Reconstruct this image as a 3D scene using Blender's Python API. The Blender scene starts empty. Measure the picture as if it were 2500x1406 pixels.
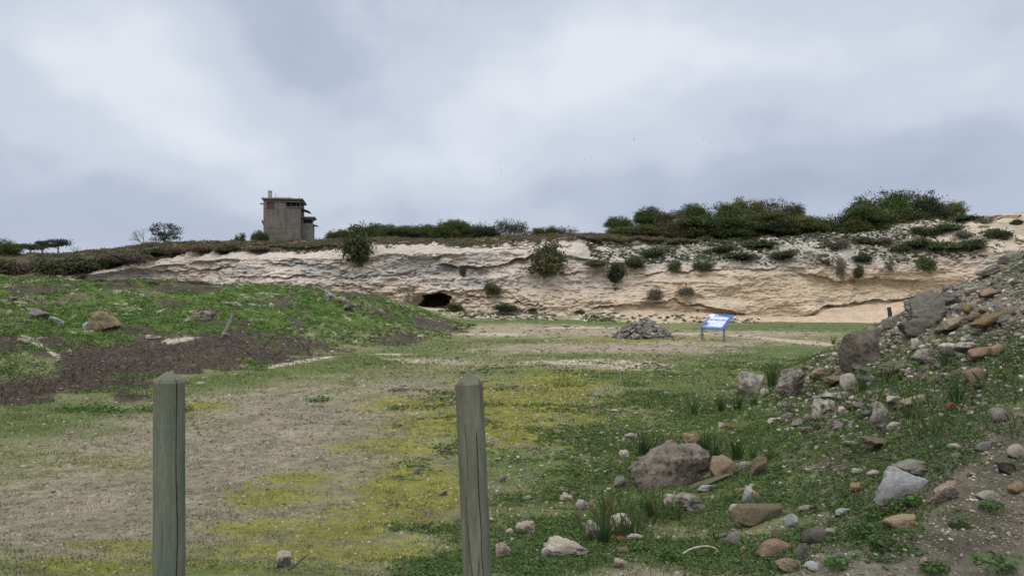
import bpy, bmesh, math, random
import numpy as np
from mathutils import Vector, Matrix
random.seed(7); RNG = np.random.default_rng(11)
S = bpy.context.scene
F = 1944.0; CZ = 2.2; CX = 1250.0; CY = 703.0

# ------------------------------------------------------------------ camera
cam_d = bpy.data.cameras.new('camera'); cam = bpy.data.objects.new('camera', cam_d)
S.collection.objects.link(cam); cam.location = (0, 0, CZ); cam.rotation_euler = (math.pi/2, 0, 0)
cam_d.sensor_width = 36; cam_d.lens = 36*F/2500; cam_d.clip_end = 6000; cam_d.clip_start = .05
S.camera = cam
S.view_settings.view_transform = 'Standard'; S.view_settings.look = 'None'
S.view_settings.gamma = 1; S.view_settings.exposure = 0.08; S.view_settings.use_curve_mapping = False

# ------------------------------------------------------------------ sky
SUN_EL, SUN_AZ = math.radians(50), math.radians(205)
W = bpy.data.worlds.new('World'); S.world = W; W.use_nodes = True
nt = W.node_tree; nt.nodes.clear(); L = nt.links.new
def N(tree, t, **k):
    n = tree.nodes.new(t)
    for a, b in k.items():
        setattr(n, a, b)
    return n
def wm(op, a, b=None, c=None, clamp=False):
    n = N(nt, 'ShaderNodeMath', operation=op, use_clamp=clamp)
    for i, v in enumerate((a, b, c)):
        if v is None: continue
        if isinstance(v, (int, float)): n.inputs[i].default_value = v
        else: L(v, n.inputs[i])
    return n.outputs[0]
def wrange(v, a, b, c, d, smooth=True):
    n = N(nt, 'ShaderNodeMapRange'); n.interpolation_type = 'SMOOTHSTEP' if smooth else 'LINEAR'
    L(v, n.inputs[0])
    for i, q in enumerate((a, b, c, d)): n.inputs[i+1].default_value = q
    return n.outputs[0]
out = N(nt, 'ShaderNodeOutputWorld')
tc = N(nt, 'ShaderNodeTexCoord'); sp = N(nt, 'ShaderNodeSeparateXYZ'); L(tc.outputs['Generated'], sp.inputs[0])
sx, sy, sz = sp.outputs
yc = wm('MAXIMUM', sy, 0.12)
U = wm('DIVIDE', sx, yc); Vv = wm('DIVIDE', sz, yc)
def cloudnoise(scale, stretch, detail, off, rough=.5, dist=.6):
    mp = N(nt, 'ShaderNodeMapping'); L(tc.outputs['Generated'], mp.inputs[0])
    mp.inputs['Scale'].default_value = stretch; mp.inputs['Location'].default_value = off
    n = N(nt, 'ShaderNodeTexNoise'); L(mp.outputs[0], n.inputs['Vector'])
    n.inputs['Scale'].default_value = scale; n.inputs['Detail'].default_value = detail
    n.inputs['Roughness'].default_value = rough; n.inputs['Distortion'].default_value = dist
    return n.outputs['Fac']
n1 = cloudnoise(3.4, (1, 1, 1.35), 5, (3.1, .2, 1.7), .5, .15)
n2 = cloudnoise(8.5, (1, 1, 1.5), 4, (8.1, 2.2, 5.7), .5, .2)
n0 = cloudnoise(3.2, (1, 1, 1.6), 2, (1.1, 5.2, 4.7), .45)
# uneven cloud cover: (px, py, radius x, radius y, tilt deg, gain)
blobs = [(300, 280, 420, 95, -18, .42), (420, 110, 420, 120, -25, .36), (60, 90, 260, 90, -20, .22),
         (1320, 190, 420, 240, 15, .40), (1700, 60, 420, 130, 0, .26), (1050, 420, 330, 110, -10, .20),
         (2250, 130, 500, 150, 0, .10), (760, 110, 150, 330, 38, -.34), (120, 215, 240, 55, -24, -.22),
         (620, 420, 260, 60, -15, -.05), (2050, 440, 800, 80, 3, -.24), (1500, 520, 1300, 80, 0, -.14),
         (200, 520, 500, 90, 0, -.16), (2350, 330, 330, 80, 6, -.14), (1850, 250, 260, 80, 10, -.07),
         (900, 330, 240, 80, 30, -.18)]
warpu = wm('MULTIPLY_ADD', wm('SUBTRACT', n1, .5), .20, U)
warpv = wm('MULTIPLY_ADD', wm('SUBTRACT', n0, .5), .14, Vv)
acc = None
for bx_, by_, rx, ry, tl, g in blobs:
    u0, v0 = (bx_-CX)/F, (CY-by_)/F; rx, ry = rx/F, ry/F; a = math.radians(tl)
    du = wm('SUBTRACT', warpu, u0); dv = wm('SUBTRACT', warpv, v0)
    p = wm('ADD', wm('MULTIPLY', du, math.cos(a)/rx), wm('MULTIPLY', dv, math.sin(a)/rx))
    q = wm('SUBTRACT', wm('MULTIPLY', dv, math.cos(a)/ry), wm('MULTIPLY', du, math.sin(a)/ry))
    e = wm('EXPONENT', wm('MULTIPLY', wm('ADD', wm('MULTIPLY', p, p), wm('MULTIPLY', q, q)), -.9))
    e = wm('MULTIPLY', e, g)
    acc = e if acc is None else wm('ADD', acc, e)
B = wm('ADD', acc, wm('MULTIPLY', wm('SUBTRACT', n1, .5), .62))
B = wm('ADD', B, wm('MULTIPLY', wm('SUBTRACT', n2, .5), .42))
n3 = cloudnoise(17, (1, 1, 1.6), 4, (2.1, 7.2, 1.7), .5, .2); B = wm('ADD', B, wm('MULTIPLY', wm('SUBTRACT', n3, .5), .16))
B = wm('ADD', B, .48)
ramp = N(nt, 'ShaderNodeValToRGB'); L(B, ramp.inputs[0])
cr = ramp.color_ramp; cr.interpolation = 'EASE'
cr.elements[0].position = .0; cr.elements[0].color = (.355, .410, .530, 1)
cr.elements[1].position = 1.0; cr.elements[1].color = (.745, .790, .850, 1)
e = cr.elements.new(.33); e.color = (.455, .508, .632, 1)
e = cr.elements.new(.62); e.color = (.590, .636, .740, 1)
hzf = N(nt, 'ShaderNodeMix', data_type='RGBA'); L(wrange(sz, .36, .6, 0, .8), hzf.inputs[0]); L(ramp.outputs[0], hzf.inputs[6]); hzf.inputs[7].default_value = (.66, .645, .62, 1)
bkf = N(nt, 'ShaderNodeMix', data_type='RGBA'); L(wrange(sy, -.5, .2, .85, 0), bkf.inputs[0]); L(hzf.outputs[2], bkf.inputs[6]); bkf.inputs[7].default_value = (.65, .645, .63, 1)
# overcast sky is brighter towards the zenith and behind the camera
zen = wrange(sz, .36, .95, 1.0, 2.3); back = wrange(sy, -.6, .3, 1.75, 1.0)
mul = wm('MULTIPLY', zen, back)
bgc = N(nt, 'ShaderNodeBackground'); L(bkf.outputs[2], bgc.inputs[0]); L(mul, bgc.inputs[1])
sky = N(nt, 'ShaderNodeTexSky'); sky.sky_type = 'NISHITA'; sky.sun_disc = False
sky.sun_elevation = SUN_EL; sky.sun_rotation = SUN_AZ
bgs = N(nt, 'ShaderNodeBackground'); L(sky.outputs[0], bgs.inputs[0]); bgs.inputs[1].default_value = .1
mx = N(nt, 'ShaderNodeMixShader'); mx.inputs[0].default_value = .94
L(bgs.outputs[0], mx.inputs[1]); L(bgc.outputs[0], mx.inputs[2]); L(mx.outputs[0], out.inputs[0])
# ------------------------------------------------------------------ sun behind cloud
sd = bpy.data.lights.new('sun', 'SUN'); sd.energy = 1.0; sd.angle = math.radians(22); sd.color = (1, .96, .9)
so = bpy.data.objects.new('sun', sd); S.collection.objects.link(so)
dv_ = Vector((math.sin(SUN_AZ)*math.cos(SUN_EL), math.cos(SUN_AZ)*math.cos(SUN_EL), math.sin(SUN_EL)))
so.rotation_euler = dv_.to_track_quat('Z', 'Y').to_euler()

# ------------------------------------------------------------------ numpy noise
def _h(ix, iy, iz, seed):
    h = (ix.astype(np.int64)*374761393 + iy.astype(np.int64)*668265263 + iz.astype(np.int64)*2147483647 + seed*974634777) & 0xffffffff
    h = ((h ^ (h >> 13))*1274126177) & 0xffffffff
    h = ((h ^ (h >> 16))*2246822519) & 0xffffffff
    h = h ^ (h >> 15)
    return (h & 0xffff)/32767.5 - 1
def vn(x, y, z=0., seed=0):
    x, y, z = np.broadcast_arrays(np.asarray(x, float), np.asarray(y, float), np.asarray(z, float))
    ix, iy, iz = np.floor(x), np.floor(y), np.floor(z)
    fx, fy, fz = x-ix, y-iy, z-iz
    fx = fx*fx*(3-2*fx); fy = fy*fy*(3-2*fy); fz = fz*fz*(3-2*fz)
    r = 0
    for a in (0, 1):
        for b in (0, 1):
            for c in (0, 1):
                w = (fx if a else 1-fx)*(fy if b else 1-fy)*(fz if c else 1-fz)
                r = r + w*_h(ix+a, iy+b, iz+c, seed)
    return r
def fbm(x, y, z=0., o=4, seed=0, g=.5):
    r = 0; a = 1; s = 0
    for i in range(o):
        r = r + a*vn(x*2**i+i*17.3, y*2**i+i*5.1, np.asarray(z)*2**i, seed+i); s += a; a *= g
    return r/s*1.6
def sstep(x, a, b):
    t = np.clip((x-a)/(b-a), 0, 1); return t*t*(3-2*t)
def lerp(a, b, t):
    return a+(b-a)*t
def mixc(c, col, m):
    return c+(np.array(col)-c)*m[..., None]

# ------------------------------------------------------------------ materials
def newmat(name):
    m = bpy.data.materials.new(name); m.use_nodes = True
    t = m.node_tree; b = t.nodes['Principled BSDF']; return m, t, b
def texn(t, kind, scale, detail=4, coord='Object', stretch=None, rough=.55):
    c = N(t, 'ShaderNodeTexCoord'); src = c.outputs[coord]
    if stretch:
        mp = N(t, 'ShaderNodeMapping'); mp.inputs['Scale'].default_value = stretch; t.links.new(src, mp.inputs[0]); src = mp.outputs[0]
    if kind == 'noise':
        n = N(t, 'ShaderNodeTexNoise'); n.inputs['Detail'].default_value = detail; n.inputs['Roughness'].default_value = rough
    else:
        n = N(t, 'ShaderNodeTexVoronoi')
    n.inputs['Scale'].default_value = scale; t.links.new(src, n.inputs['Vector']); return n
def mrange(t, src, a, b, c, d):
    n = N(t, 'ShaderNodeMapRange'); t.links.new(src, n.inputs[0])
    for i, q in enumerate((a, b, c, d)): n.inputs[i+1].default_value = q
    return n.outputs[0]
def scalecol(t, col, fac):
    n = N(t, 'ShaderNodeVectorMath', operation='SCALE'); t.links.new(col, n.inputs[0]); t.links.new(fac, n.inputs['Scale']); return n.outputs[0]
def mixrgb(t, a, b, f):
    n = N(t, 'ShaderNodeMix', data_type='RGBA'); 
    for s, v in ((6, a), (7, b)):
        if isinstance(v, tuple): n.inputs[s].default_value = v
        else: t.links.new(v, n.inputs[s])
    t.links.new(f, n.inputs[0]); return n.outputs[2]
def addbump(t, b, srcs, strength=.5, dist=.02):
    prev = None
    for s, st, di in srcs:
        bp = N(t, 'ShaderNodeBump'); bp.inputs['Strength'].default_value = st; bp.inputs['Distance'].default_value = di
        t.links.new(s, bp.inputs['Height'])
        if prev is not None: t.links.new(prev, bp.inputs['Normal'])
        prev = bp.outputs[0]
    t.links.new(prev, b.inputs['Normal'])

def mat_leaf(name, trans=.25, rough=.6):
    m, t, b = newmat(name)
    a = N(t, 'ShaderNodeAttribute'); a.attribute_name = 'Col'
    oi = N(t, 'ShaderNodeObjectInfo'); f = mrange(t, oi.outputs['Random'], 0, 1, .82, 1.2)
    c = scalecol(t, a.outputs['Color'], f)
    t.links.new(c, b.inputs['Base Color']); b.inputs['Roughness'].default_value = rough
    b.inputs['Specular IOR Level'].default_value = .25
    if trans:
        tr = N(t, 'ShaderNodeBsdfTranslucent'); t.links.new(c, tr.inputs[0])
        ms = N(t, 'ShaderNodeMixShader'); ms.inputs[0].default_value = trans
        t.links.new(b.outputs[0], ms.inputs[1]); t.links.new(tr.outputs[0], ms.inputs[2])
        t.links.new(ms.outputs[0], t.nodes['Material Output'].inputs[0])
    return m
M_LEAF = mat_leaf('leaf'); M_TWIG = mat_leaf('twig', 0, .9)

def mat_ground():
    m, t, b = newmat('ground')
    a = N(t, 'ShaderNodeAttribute'); a.attribute_name = 'Col'
    g = N(t, 'ShaderNodeAttribute'); g.attribute_name = 'Peb'
    n1 = texn(t, 'noise', 9, 6, rough=.65); n2 = texn(t, 'noise', 60, 5, rough=.7); n3 = texn(t, 'noise', 1.1, 5)
    f1 = mrange(t, n1.outputs[0], .3, .7, .72, 1.28); f2 = mrange(t, n2.outputs[0], .3, .7, .62, 1.38); f3 = mrange(t, n3.outputs[0], .3, .7, .85, 1.15)
    c = scalecol(t, scalecol(t, scalecol(t, a.outputs['Color'], f1), f2), f3)
    # small light chips of limestone in the soil
    v = texn(t, 'vor', 38); r = N(t, 'ShaderNodeSeparateColor'); t.links.new(v.outputs['Color'], r.inputs[0])
    inside = mrange(t, v.outputs['Distance'], .20, .26, 1, 0)
    pick = N(t, 'ShaderNodeMath', operation='LESS_THAN'); t.links.new(r.outputs[0], pick.inputs[0]); t.links.new(g.outputs['Fac'], pick.inputs[1])
    mu = N(t, 'ShaderNodeMath', operation='MULTIPLY'); t.links.new(inside, mu.inputs[0]); t.links.new(pick.outputs[0], mu.inputs[1])
    chip = N(t, 'ShaderNodeValToRGB'); t.links.new(r.outputs[1], chip.inputs[0])
    chip.color_ramp.elements[0].color = (.16, .14, .12, 1); chip.color_ramp.elements[1].color = (.29, .265, .225, 1)
    c = mixrgb(t, c, chip.outputs[0], mu.outputs[0])
    t.links.new(c, b.inputs['Base Color']); b.inputs['Roughness'].default_value = .95; b.inputs['Specular IOR Level'].default_value = .15
    addbump(t, b, [(n1.outputs[0], .6, .06), (n2.outputs[0], .8, .02), (mu.outputs[0], .5, .01)])
    return m
M_GROUND = mat_ground()

def mat_cliff():
    m, t, b = newmat('limestone_face')
    a = N(t, 'ShaderNodeAttribute'); a.attribute_name = 'Col'
    n1 = texn(t, 'noise', 2.2, 8, stretch=(1, 1, 3.2), rough=.68); n2 = texn(t, 'noise', 11, 6, stretch=(1, 1, 2.2), rough=.7)
    n3 = texn(t, 'noise', .7, 6, stretch=(1, 1, 1.5))
    f1 = mrange(t, n1.outputs[0], .3, .7, .86, 1.12); f2 = mrange(t, n2.outputs[0], .3, .7, .84, 1.14)
    c = scalecol(t, scalecol(t, a.outputs['Color'], f1), f2)
    tint = mrange(t, n3.outputs[0], .54, .70, 0, .22)
    c = mixrgb(t, c, (.46, .30, .17, 1), tint)
    t.links.new(c, b.inputs['Base Color']); b.inputs['Roughness'].default_value = .95; b.inputs['Specular IOR Level'].default_value = .1
    addbump(t, b, [(n1.outputs[0], .6, .2), (n2.outputs[0], .7, .1)])
    return m
M_CLIFF = mat_cliff()

def mat_rock(name, c1, c2, pit=0., speck=0., scale=9., lichen=None):
    m, t, b = newmat(name)
    n1 = texn(t, 'noise', scale*.8, 9, rough=.72); n2 = texn(t, 'noise', scale*5, 7, rough=.75); n0 = texn(t, 'noise', scale*.25, 5)
    c = mixrgb(t, (*c1, 1), (*c2, 1), mrange(t, n1.outputs[0], .40, .60, 0, 1))
    oi = N(t, 'ShaderNodeObjectInfo'); c = scalecol(t, c, mrange(t, oi.outputs['Random'], 0, 1, .72, 1.15))
    c = scalecol(t, c, mrange(t, n2.outputs[0], .3, .7, .62, 1.32))
    c = mixrgb(t, c, (.12, .105, .08, 1), mrange(t, n0.outputs[0], .46, .62, 0, .55))     # soil clinging to the stone
    bl = [(n1.outputs[0], .8, .06), (n2.outputs[0], .8, .018)]
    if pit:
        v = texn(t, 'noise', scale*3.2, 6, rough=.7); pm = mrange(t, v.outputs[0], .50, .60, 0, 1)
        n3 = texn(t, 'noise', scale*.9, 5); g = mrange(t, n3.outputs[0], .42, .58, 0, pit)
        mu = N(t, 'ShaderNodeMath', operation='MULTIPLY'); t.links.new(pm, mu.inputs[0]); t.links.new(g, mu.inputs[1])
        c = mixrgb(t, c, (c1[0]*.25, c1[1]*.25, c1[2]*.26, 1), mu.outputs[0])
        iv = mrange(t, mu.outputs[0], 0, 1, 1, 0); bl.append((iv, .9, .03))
    n4 = texn(t, 'noise', scale*.6, 8, rough=.75); c = mixrgb(t, c, (*(lichen or (.075, .075, .065)), 1), mrange(t, n4.outputs[0], .54, .60, 0, .75 if (lichen or pit > .4) else .35))
    t.links.new(c, b.inputs['Base Color']); b.inputs['Roughness'].default_value = .95; b.inputs['Specular IOR Level'].default_value = .12
    addbump(t, b, bl); return m
RM = {
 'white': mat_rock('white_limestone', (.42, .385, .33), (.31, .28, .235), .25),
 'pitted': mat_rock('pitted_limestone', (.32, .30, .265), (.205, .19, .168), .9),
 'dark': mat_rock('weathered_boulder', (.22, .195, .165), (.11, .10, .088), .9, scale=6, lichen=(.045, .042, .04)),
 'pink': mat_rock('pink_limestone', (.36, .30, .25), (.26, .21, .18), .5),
 'tan': mat_rock('tan_sandstone', (.27, .215, .145), (.19, .15, .105), .15),
 'brown': mat_rock('brown_sandstone', (.155, .125, .085), (.11, .09, .06), .1),
 'ochre': mat_rock('ochre_sandstone', (.24, .175, .09), (.18, .135, .08), .1),
 'orange': mat_rock('orange_sandstone', (.25, .175, .115), (.18, .13, .09), .1),
 'slate': mat_rock('grey_slate', (.165, .165, .155), (.11, .112, .11), .0),
 'blue': mat_rock('pale_blue_slate', (.35, .36, .375), (.28, .29, .305), .0, scale=5),
 'grey': mat_rock('grey_rock', (.22, .212, .195), (.145, .14, .128), .25),
 'black': mat_rock('black_slate', (.030, .031, .034), (.02, .02, .022), .0),
 'red': mat_rock('red_brick', (.26, .085, .06), (.20, .075, .055), .0),
 'moss': mat_rock('mossy_stone', (.10, .11, .06), (.14, .13, .095), .2),
}
def mat_plain(name, col, rough=.7, metal=0, ns=20, amt=.2, bump=.2):
    m, t, b = newmat(name)
    n = texn(t, 'noise', ns, 5); rgb = N(t, 'ShaderNodeRGB'); rgb.outputs[0].default_value = (*col, 1)
    t.links.new(scalecol(t, rgb.outputs[0], mrange(t, n.outputs[0], .3, .7, 1-amt, 1+amt)), b.inputs['Base Color'])
    b.inputs['Roughness'].default_value = rough; b.inputs['Metallic'].default_value = metal
    if bump: addbump(t, b, [(n.outputs[0], bump, .01)])
    return m

_ico = {}
def ico(sub):
    if sub not in _ico:
        bm = bmesh.new(); bmesh.ops.create_icosphere(bm, subdivisions=sub, radius=1); bm.verts.ensure_lookup_table()
        _ico[sub] = (np.array([v.co[:] for v in bm.verts]), np.array([[v.index for v in f.verts] for f in bm.faces])); bm.free()
    return _ico[sub]
# ------------------------------------------------------------------ object helpers
def tag(o, label=None, cat=None, group=None, kind=None):
    for k, v in (('label', label), ('category', cat), ('group', group), ('kind', kind)):
        if v: o[k] = v
    return o
def npmesh(name, V, Fc, mat=None, cols=None, smooth=False, extra=None):
    me = bpy.data.meshes.new(name); V = np.asarray(V, np.float32); Fc = np.asarray(Fc, np.int32); k = Fc.shape[1]
    me.vertices.add(len(V)); me.vertices.foreach_set('co', V.ravel())
    me.loops.add(Fc.size); me.loops.foreach_set('vertex_index', Fc.ravel())
    me.polygons.add(len(Fc)); me.polygons.foreach_set('loop_start', np.arange(len(Fc), dtype=np.int32)*k)
    if smooth: me.polygons.foreach_set('use_smooth', np.ones(len(Fc), bool))
    me.update(calc_edges=True)
    if cols is not None:
        c = np.ones((len(V), 4), np.float32); c[:, :3] = np.clip(cols, 0, 1)
        a = me.color_attributes.new('Col', 'FLOAT_COLOR', 'POINT'); a.data.foreach_set('color', c.ravel())
    if extra is not None:
        a = me.attributes.new('Peb', 'FLOAT', 'POINT'); a.data.foreach_set('value', np.asarray(extra, np.float32).ravel())
    if mat: me.materials.append(mat)
    return me
def link(name, me, parent=None, loc=(0, 0, 0), rot=(0, 0, 0), sc=(1, 1, 1)):
    o = bpy.data.objects.new(name, me); S.collection.objects.link(o)
    o.location = loc; o.rotation_euler = rot; o.scale = sc
    if parent: o.parent = parent
    return o
def empty(name, loc, rz=0, **k):
    o = link(name, None, None, loc, (0, 0, rz)); tag(o, **k); return o
def gridfaces(nr, nc):
    i = np.arange(nr-1)[:, None]*nc+np.arange(nc-1)[None]
    return np.stack([i, i+1, i+nc+1, i+nc], -1).reshape(-1, 4)

# ------------------------------------------------------------------ ground heights
GY = [2, 4, 5, 6.5, 8, 10, 13, 16, 19, 23, 28, 33, 38, 43, 48, 53, 60, 75]
base = [.8, .58, .40, .20, .08, .02, 0, 0, 0, 0, 0, 0, 0, 0, 0, 0, 0, 0]
def row(*over):
    r = list(base)
    for y, z in over: r[GY.index(y)] = z
    return r
far = ((48, .10), (53, .33), (60, .3), (75, .3)); farr = ((48, -.02), (53, -.02), (60, 0), (75, 0))
GT = {
 -1400: row((8, .2), (10, .6), (13, 1.2), (16, 1.7), (19, 2), (23, 2.3), (28, 2.6), (33, 2.9), (38, 3.1), (43, 3.3), (48, 3.4), (53, 3.4), (60, 3.4), (75, 3.4)),
 -400: row((10, .1), (13, .5), (16, .9), (19, 1.3), (23, 1.7), (28, 2.1), (33, 2.4), (38, 2.7), (43, 3.0), (48, 3.2), (53, 3.2), (60, 3.2), (75, 3.2)),
 0: row((16, .05), (19, .45), (23, 1.0), (28, 1.55), (33, 2.05), (38, 2.45), (43, 2.7), (48, 2.9), (53, 2.9), (60, 2.9), (75, 2.9)),
 250: row((19, .22), (23, .8), (28, 1.4), (33, 1.95), (38, 2.35), (43, 2.45), (48, 2.5), (53, 2.4), (60, 2), (75, 2)),
 500: row((23, .35), (28, 1.05), (33, 1.7), (38, 2.25), (43, 2.45), (48, 2.3), (53, 2), (60, 1), (75, 1)),
 750: row((28, .3), (33, 1.1), (38, 1.95), (43, 2.38), (48, 2.0), (53, 1.2), (60, .5), (75, .5)),
 900: row((33, .45), (38, 1.45), (43, 2.02), (48, 1.7), (53, .7), (60, .3), (75, .3)),
 1000: row((33, .03), (38, .55), (43, 1.22), (48, 1.1), (53, .5), (60, .3), (75, .3)),
 1090: row((38, .04), (43, .30), (48, .4), (53, .4), (60, .3), (75, .3)),
 1160: row(*far), 1400: row(*far), 1600: row(*farr),
 1720: row((8, .1), (10, .06), *farr),
 1850: row((5, .45), (6.5, .33), (8, .28), (10, .25), (13, .20), (16, .12), *farr),
 1950: row((5, .5), (6.5, .42), (8, .42), (10, .42), (13, .42), (16, .36), (19, .22), (23, .04), *farr),
 2060: row((5, .55), (6.5, .55), (8, .58), (10, .62), (13, .72), (16, .8), (19, .83), (23, .6), (28, .1), *farr),
 2200: row((5, .65), (6.5, .7), (8, .8), (10, .95), (13, 1.22), (16, 1.52), (19, 1.66), (23, 1.45), (28, .8), (33, .25), *farr),
 2300: row((5, .7), (6.5, .8), (8, .98), (10, 1.25), (13, 1.68), (16, 2.05), (19, 2.2), (23, 2.05), (28, 1.4), (33, .6), (38, .2), *farr),
 2400: row((5, .75), (6.5, .9), (8, 1.15), (10, 1.5), (13, 2.05), (16, 2.5), (19, 2.6), (23, 2.4), (28, 1.8), (33, 1), (38, .4), *farr),
 2500: row((5, .8), (6.5, 1.0), (8, 1.35), (10, 1.8), (13, 2.5), (16, 2.95), (19, 3.0), (23, 2.8), (28, 2.2), (33, 1.4), (38, .7), (43, .3), *farr),
 2900: row((5, 1), (6.5, 1.4), (8, 2), (10, 2.8), (13, 3.6), (16, 4.0), (19, 4.1), (23, 4), (28, 3.4), (33, 2.4), (38, 1.4), (43, .6), *farr),
 3900: row((5, 1.2), (6.5, 1.8), (8, 2.6), (10, 3.2), (13, 4.0), (16, 4.3), (19, 4.4), (23, 4.4), (28, 4), (33, 3), (38, 2), (43, 1), *farr),
}
gpx = np.array(sorted(GT)); gz = np.array([GT[k] for k in gpx]); gly = np.log(GY)
PXS = np.concatenate([np.linspace(-1400, -150, 60)[:-1], np.linspace(-150, 2650, 1000), np.linspace(2650, 3900, 60)[1:]])
YS = np.geomspace(2, 75, 760); LYS = np.log(YS)
tmp = np.array([np.interp(LYS, gly, r) for r in gz])
Zg = np.array([np.interp(PXS, gpx, tmp[:, j]) for j in range(len(YS))])
def smooth1(A, ax, n):
    k = np.hanning(n+2)[1:-1]; k /= k.sum()
    pad = [(0, 0), (0, 0)]; pad[ax] = (n//2, n//2)
    return np.apply_along_axis(lambda v: np.convolve(v, k, 'valid'), ax, np.pad(A, pad, 'edge'))
Zg = smooth1(smooth1(Zg, 0, 45), 1, 61)
PG, YG = np.meshgrid(PXS, YS); XG = (PG-CX)*YG/F
slope_l = sstep(Zg, .15, .8)*(PG < 1150); slope_r = sstep(PG, 1700, 2100)*sstep(Zg, .1, .5)*(YG < 45)
slope = np.clip(slope_l+slope_r, 0, 1)
Zg += fbm(XG*.35, YG*.35, o=3, seed=3)*.05*(1-slope)*sstep(YG, 6, 14)
Zg += slope*(fbm(XG*.8, YG*.8, o=4, seed=4)*.14) + slope_l*fbm(XG*.3, YG*.3, o=2, seed=9)*.16
Zg += fbm(XG*6, YG*6, o=3, seed=5)*(.007+.03*slope)
def H(X, Y):
    X, Y = np.asarray(X, float), np.asarray(Y, float); Y = np.clip(Y, 2.01, 74.9)
    p = CX+X*F/Y
    j = np.clip(np.searchsorted(PXS, p)-1, 0, len(PXS)-2); fj = np.clip((p-PXS[j])/(PXS[j+1]-PXS[j]), 0, 1)
    i = np.clip(np.searchsorted(YS, Y)-1, 0, len(YS)-2); fi = (Y-YS[i])/(YS[i+1]-YS[i])
    return lerp(lerp(Zg[i, j], Zg[i, j+1], fj), lerp(Zg[i+1, j], Zg[i+1, j+1], fj), fi)
_Ym = np.geomspace(3, 60, 1400)
def pick(px, py):
    """point of the ground seen at photo pixel px,py"""
    X = (px-CX)*_Ym/F; zr = CZ-(py-CY)*_Ym/F; d = zr-H(X, _Ym)
    i = np.argmax(d < 0)
    if d[i] >= 0: return None
    Y = _Ym[i]; X = (px-CX)*Y/F; return np.array([X, Y, float(H(X, Y))])
PYg = CY-(Zg-CZ)*F/YG

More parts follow.
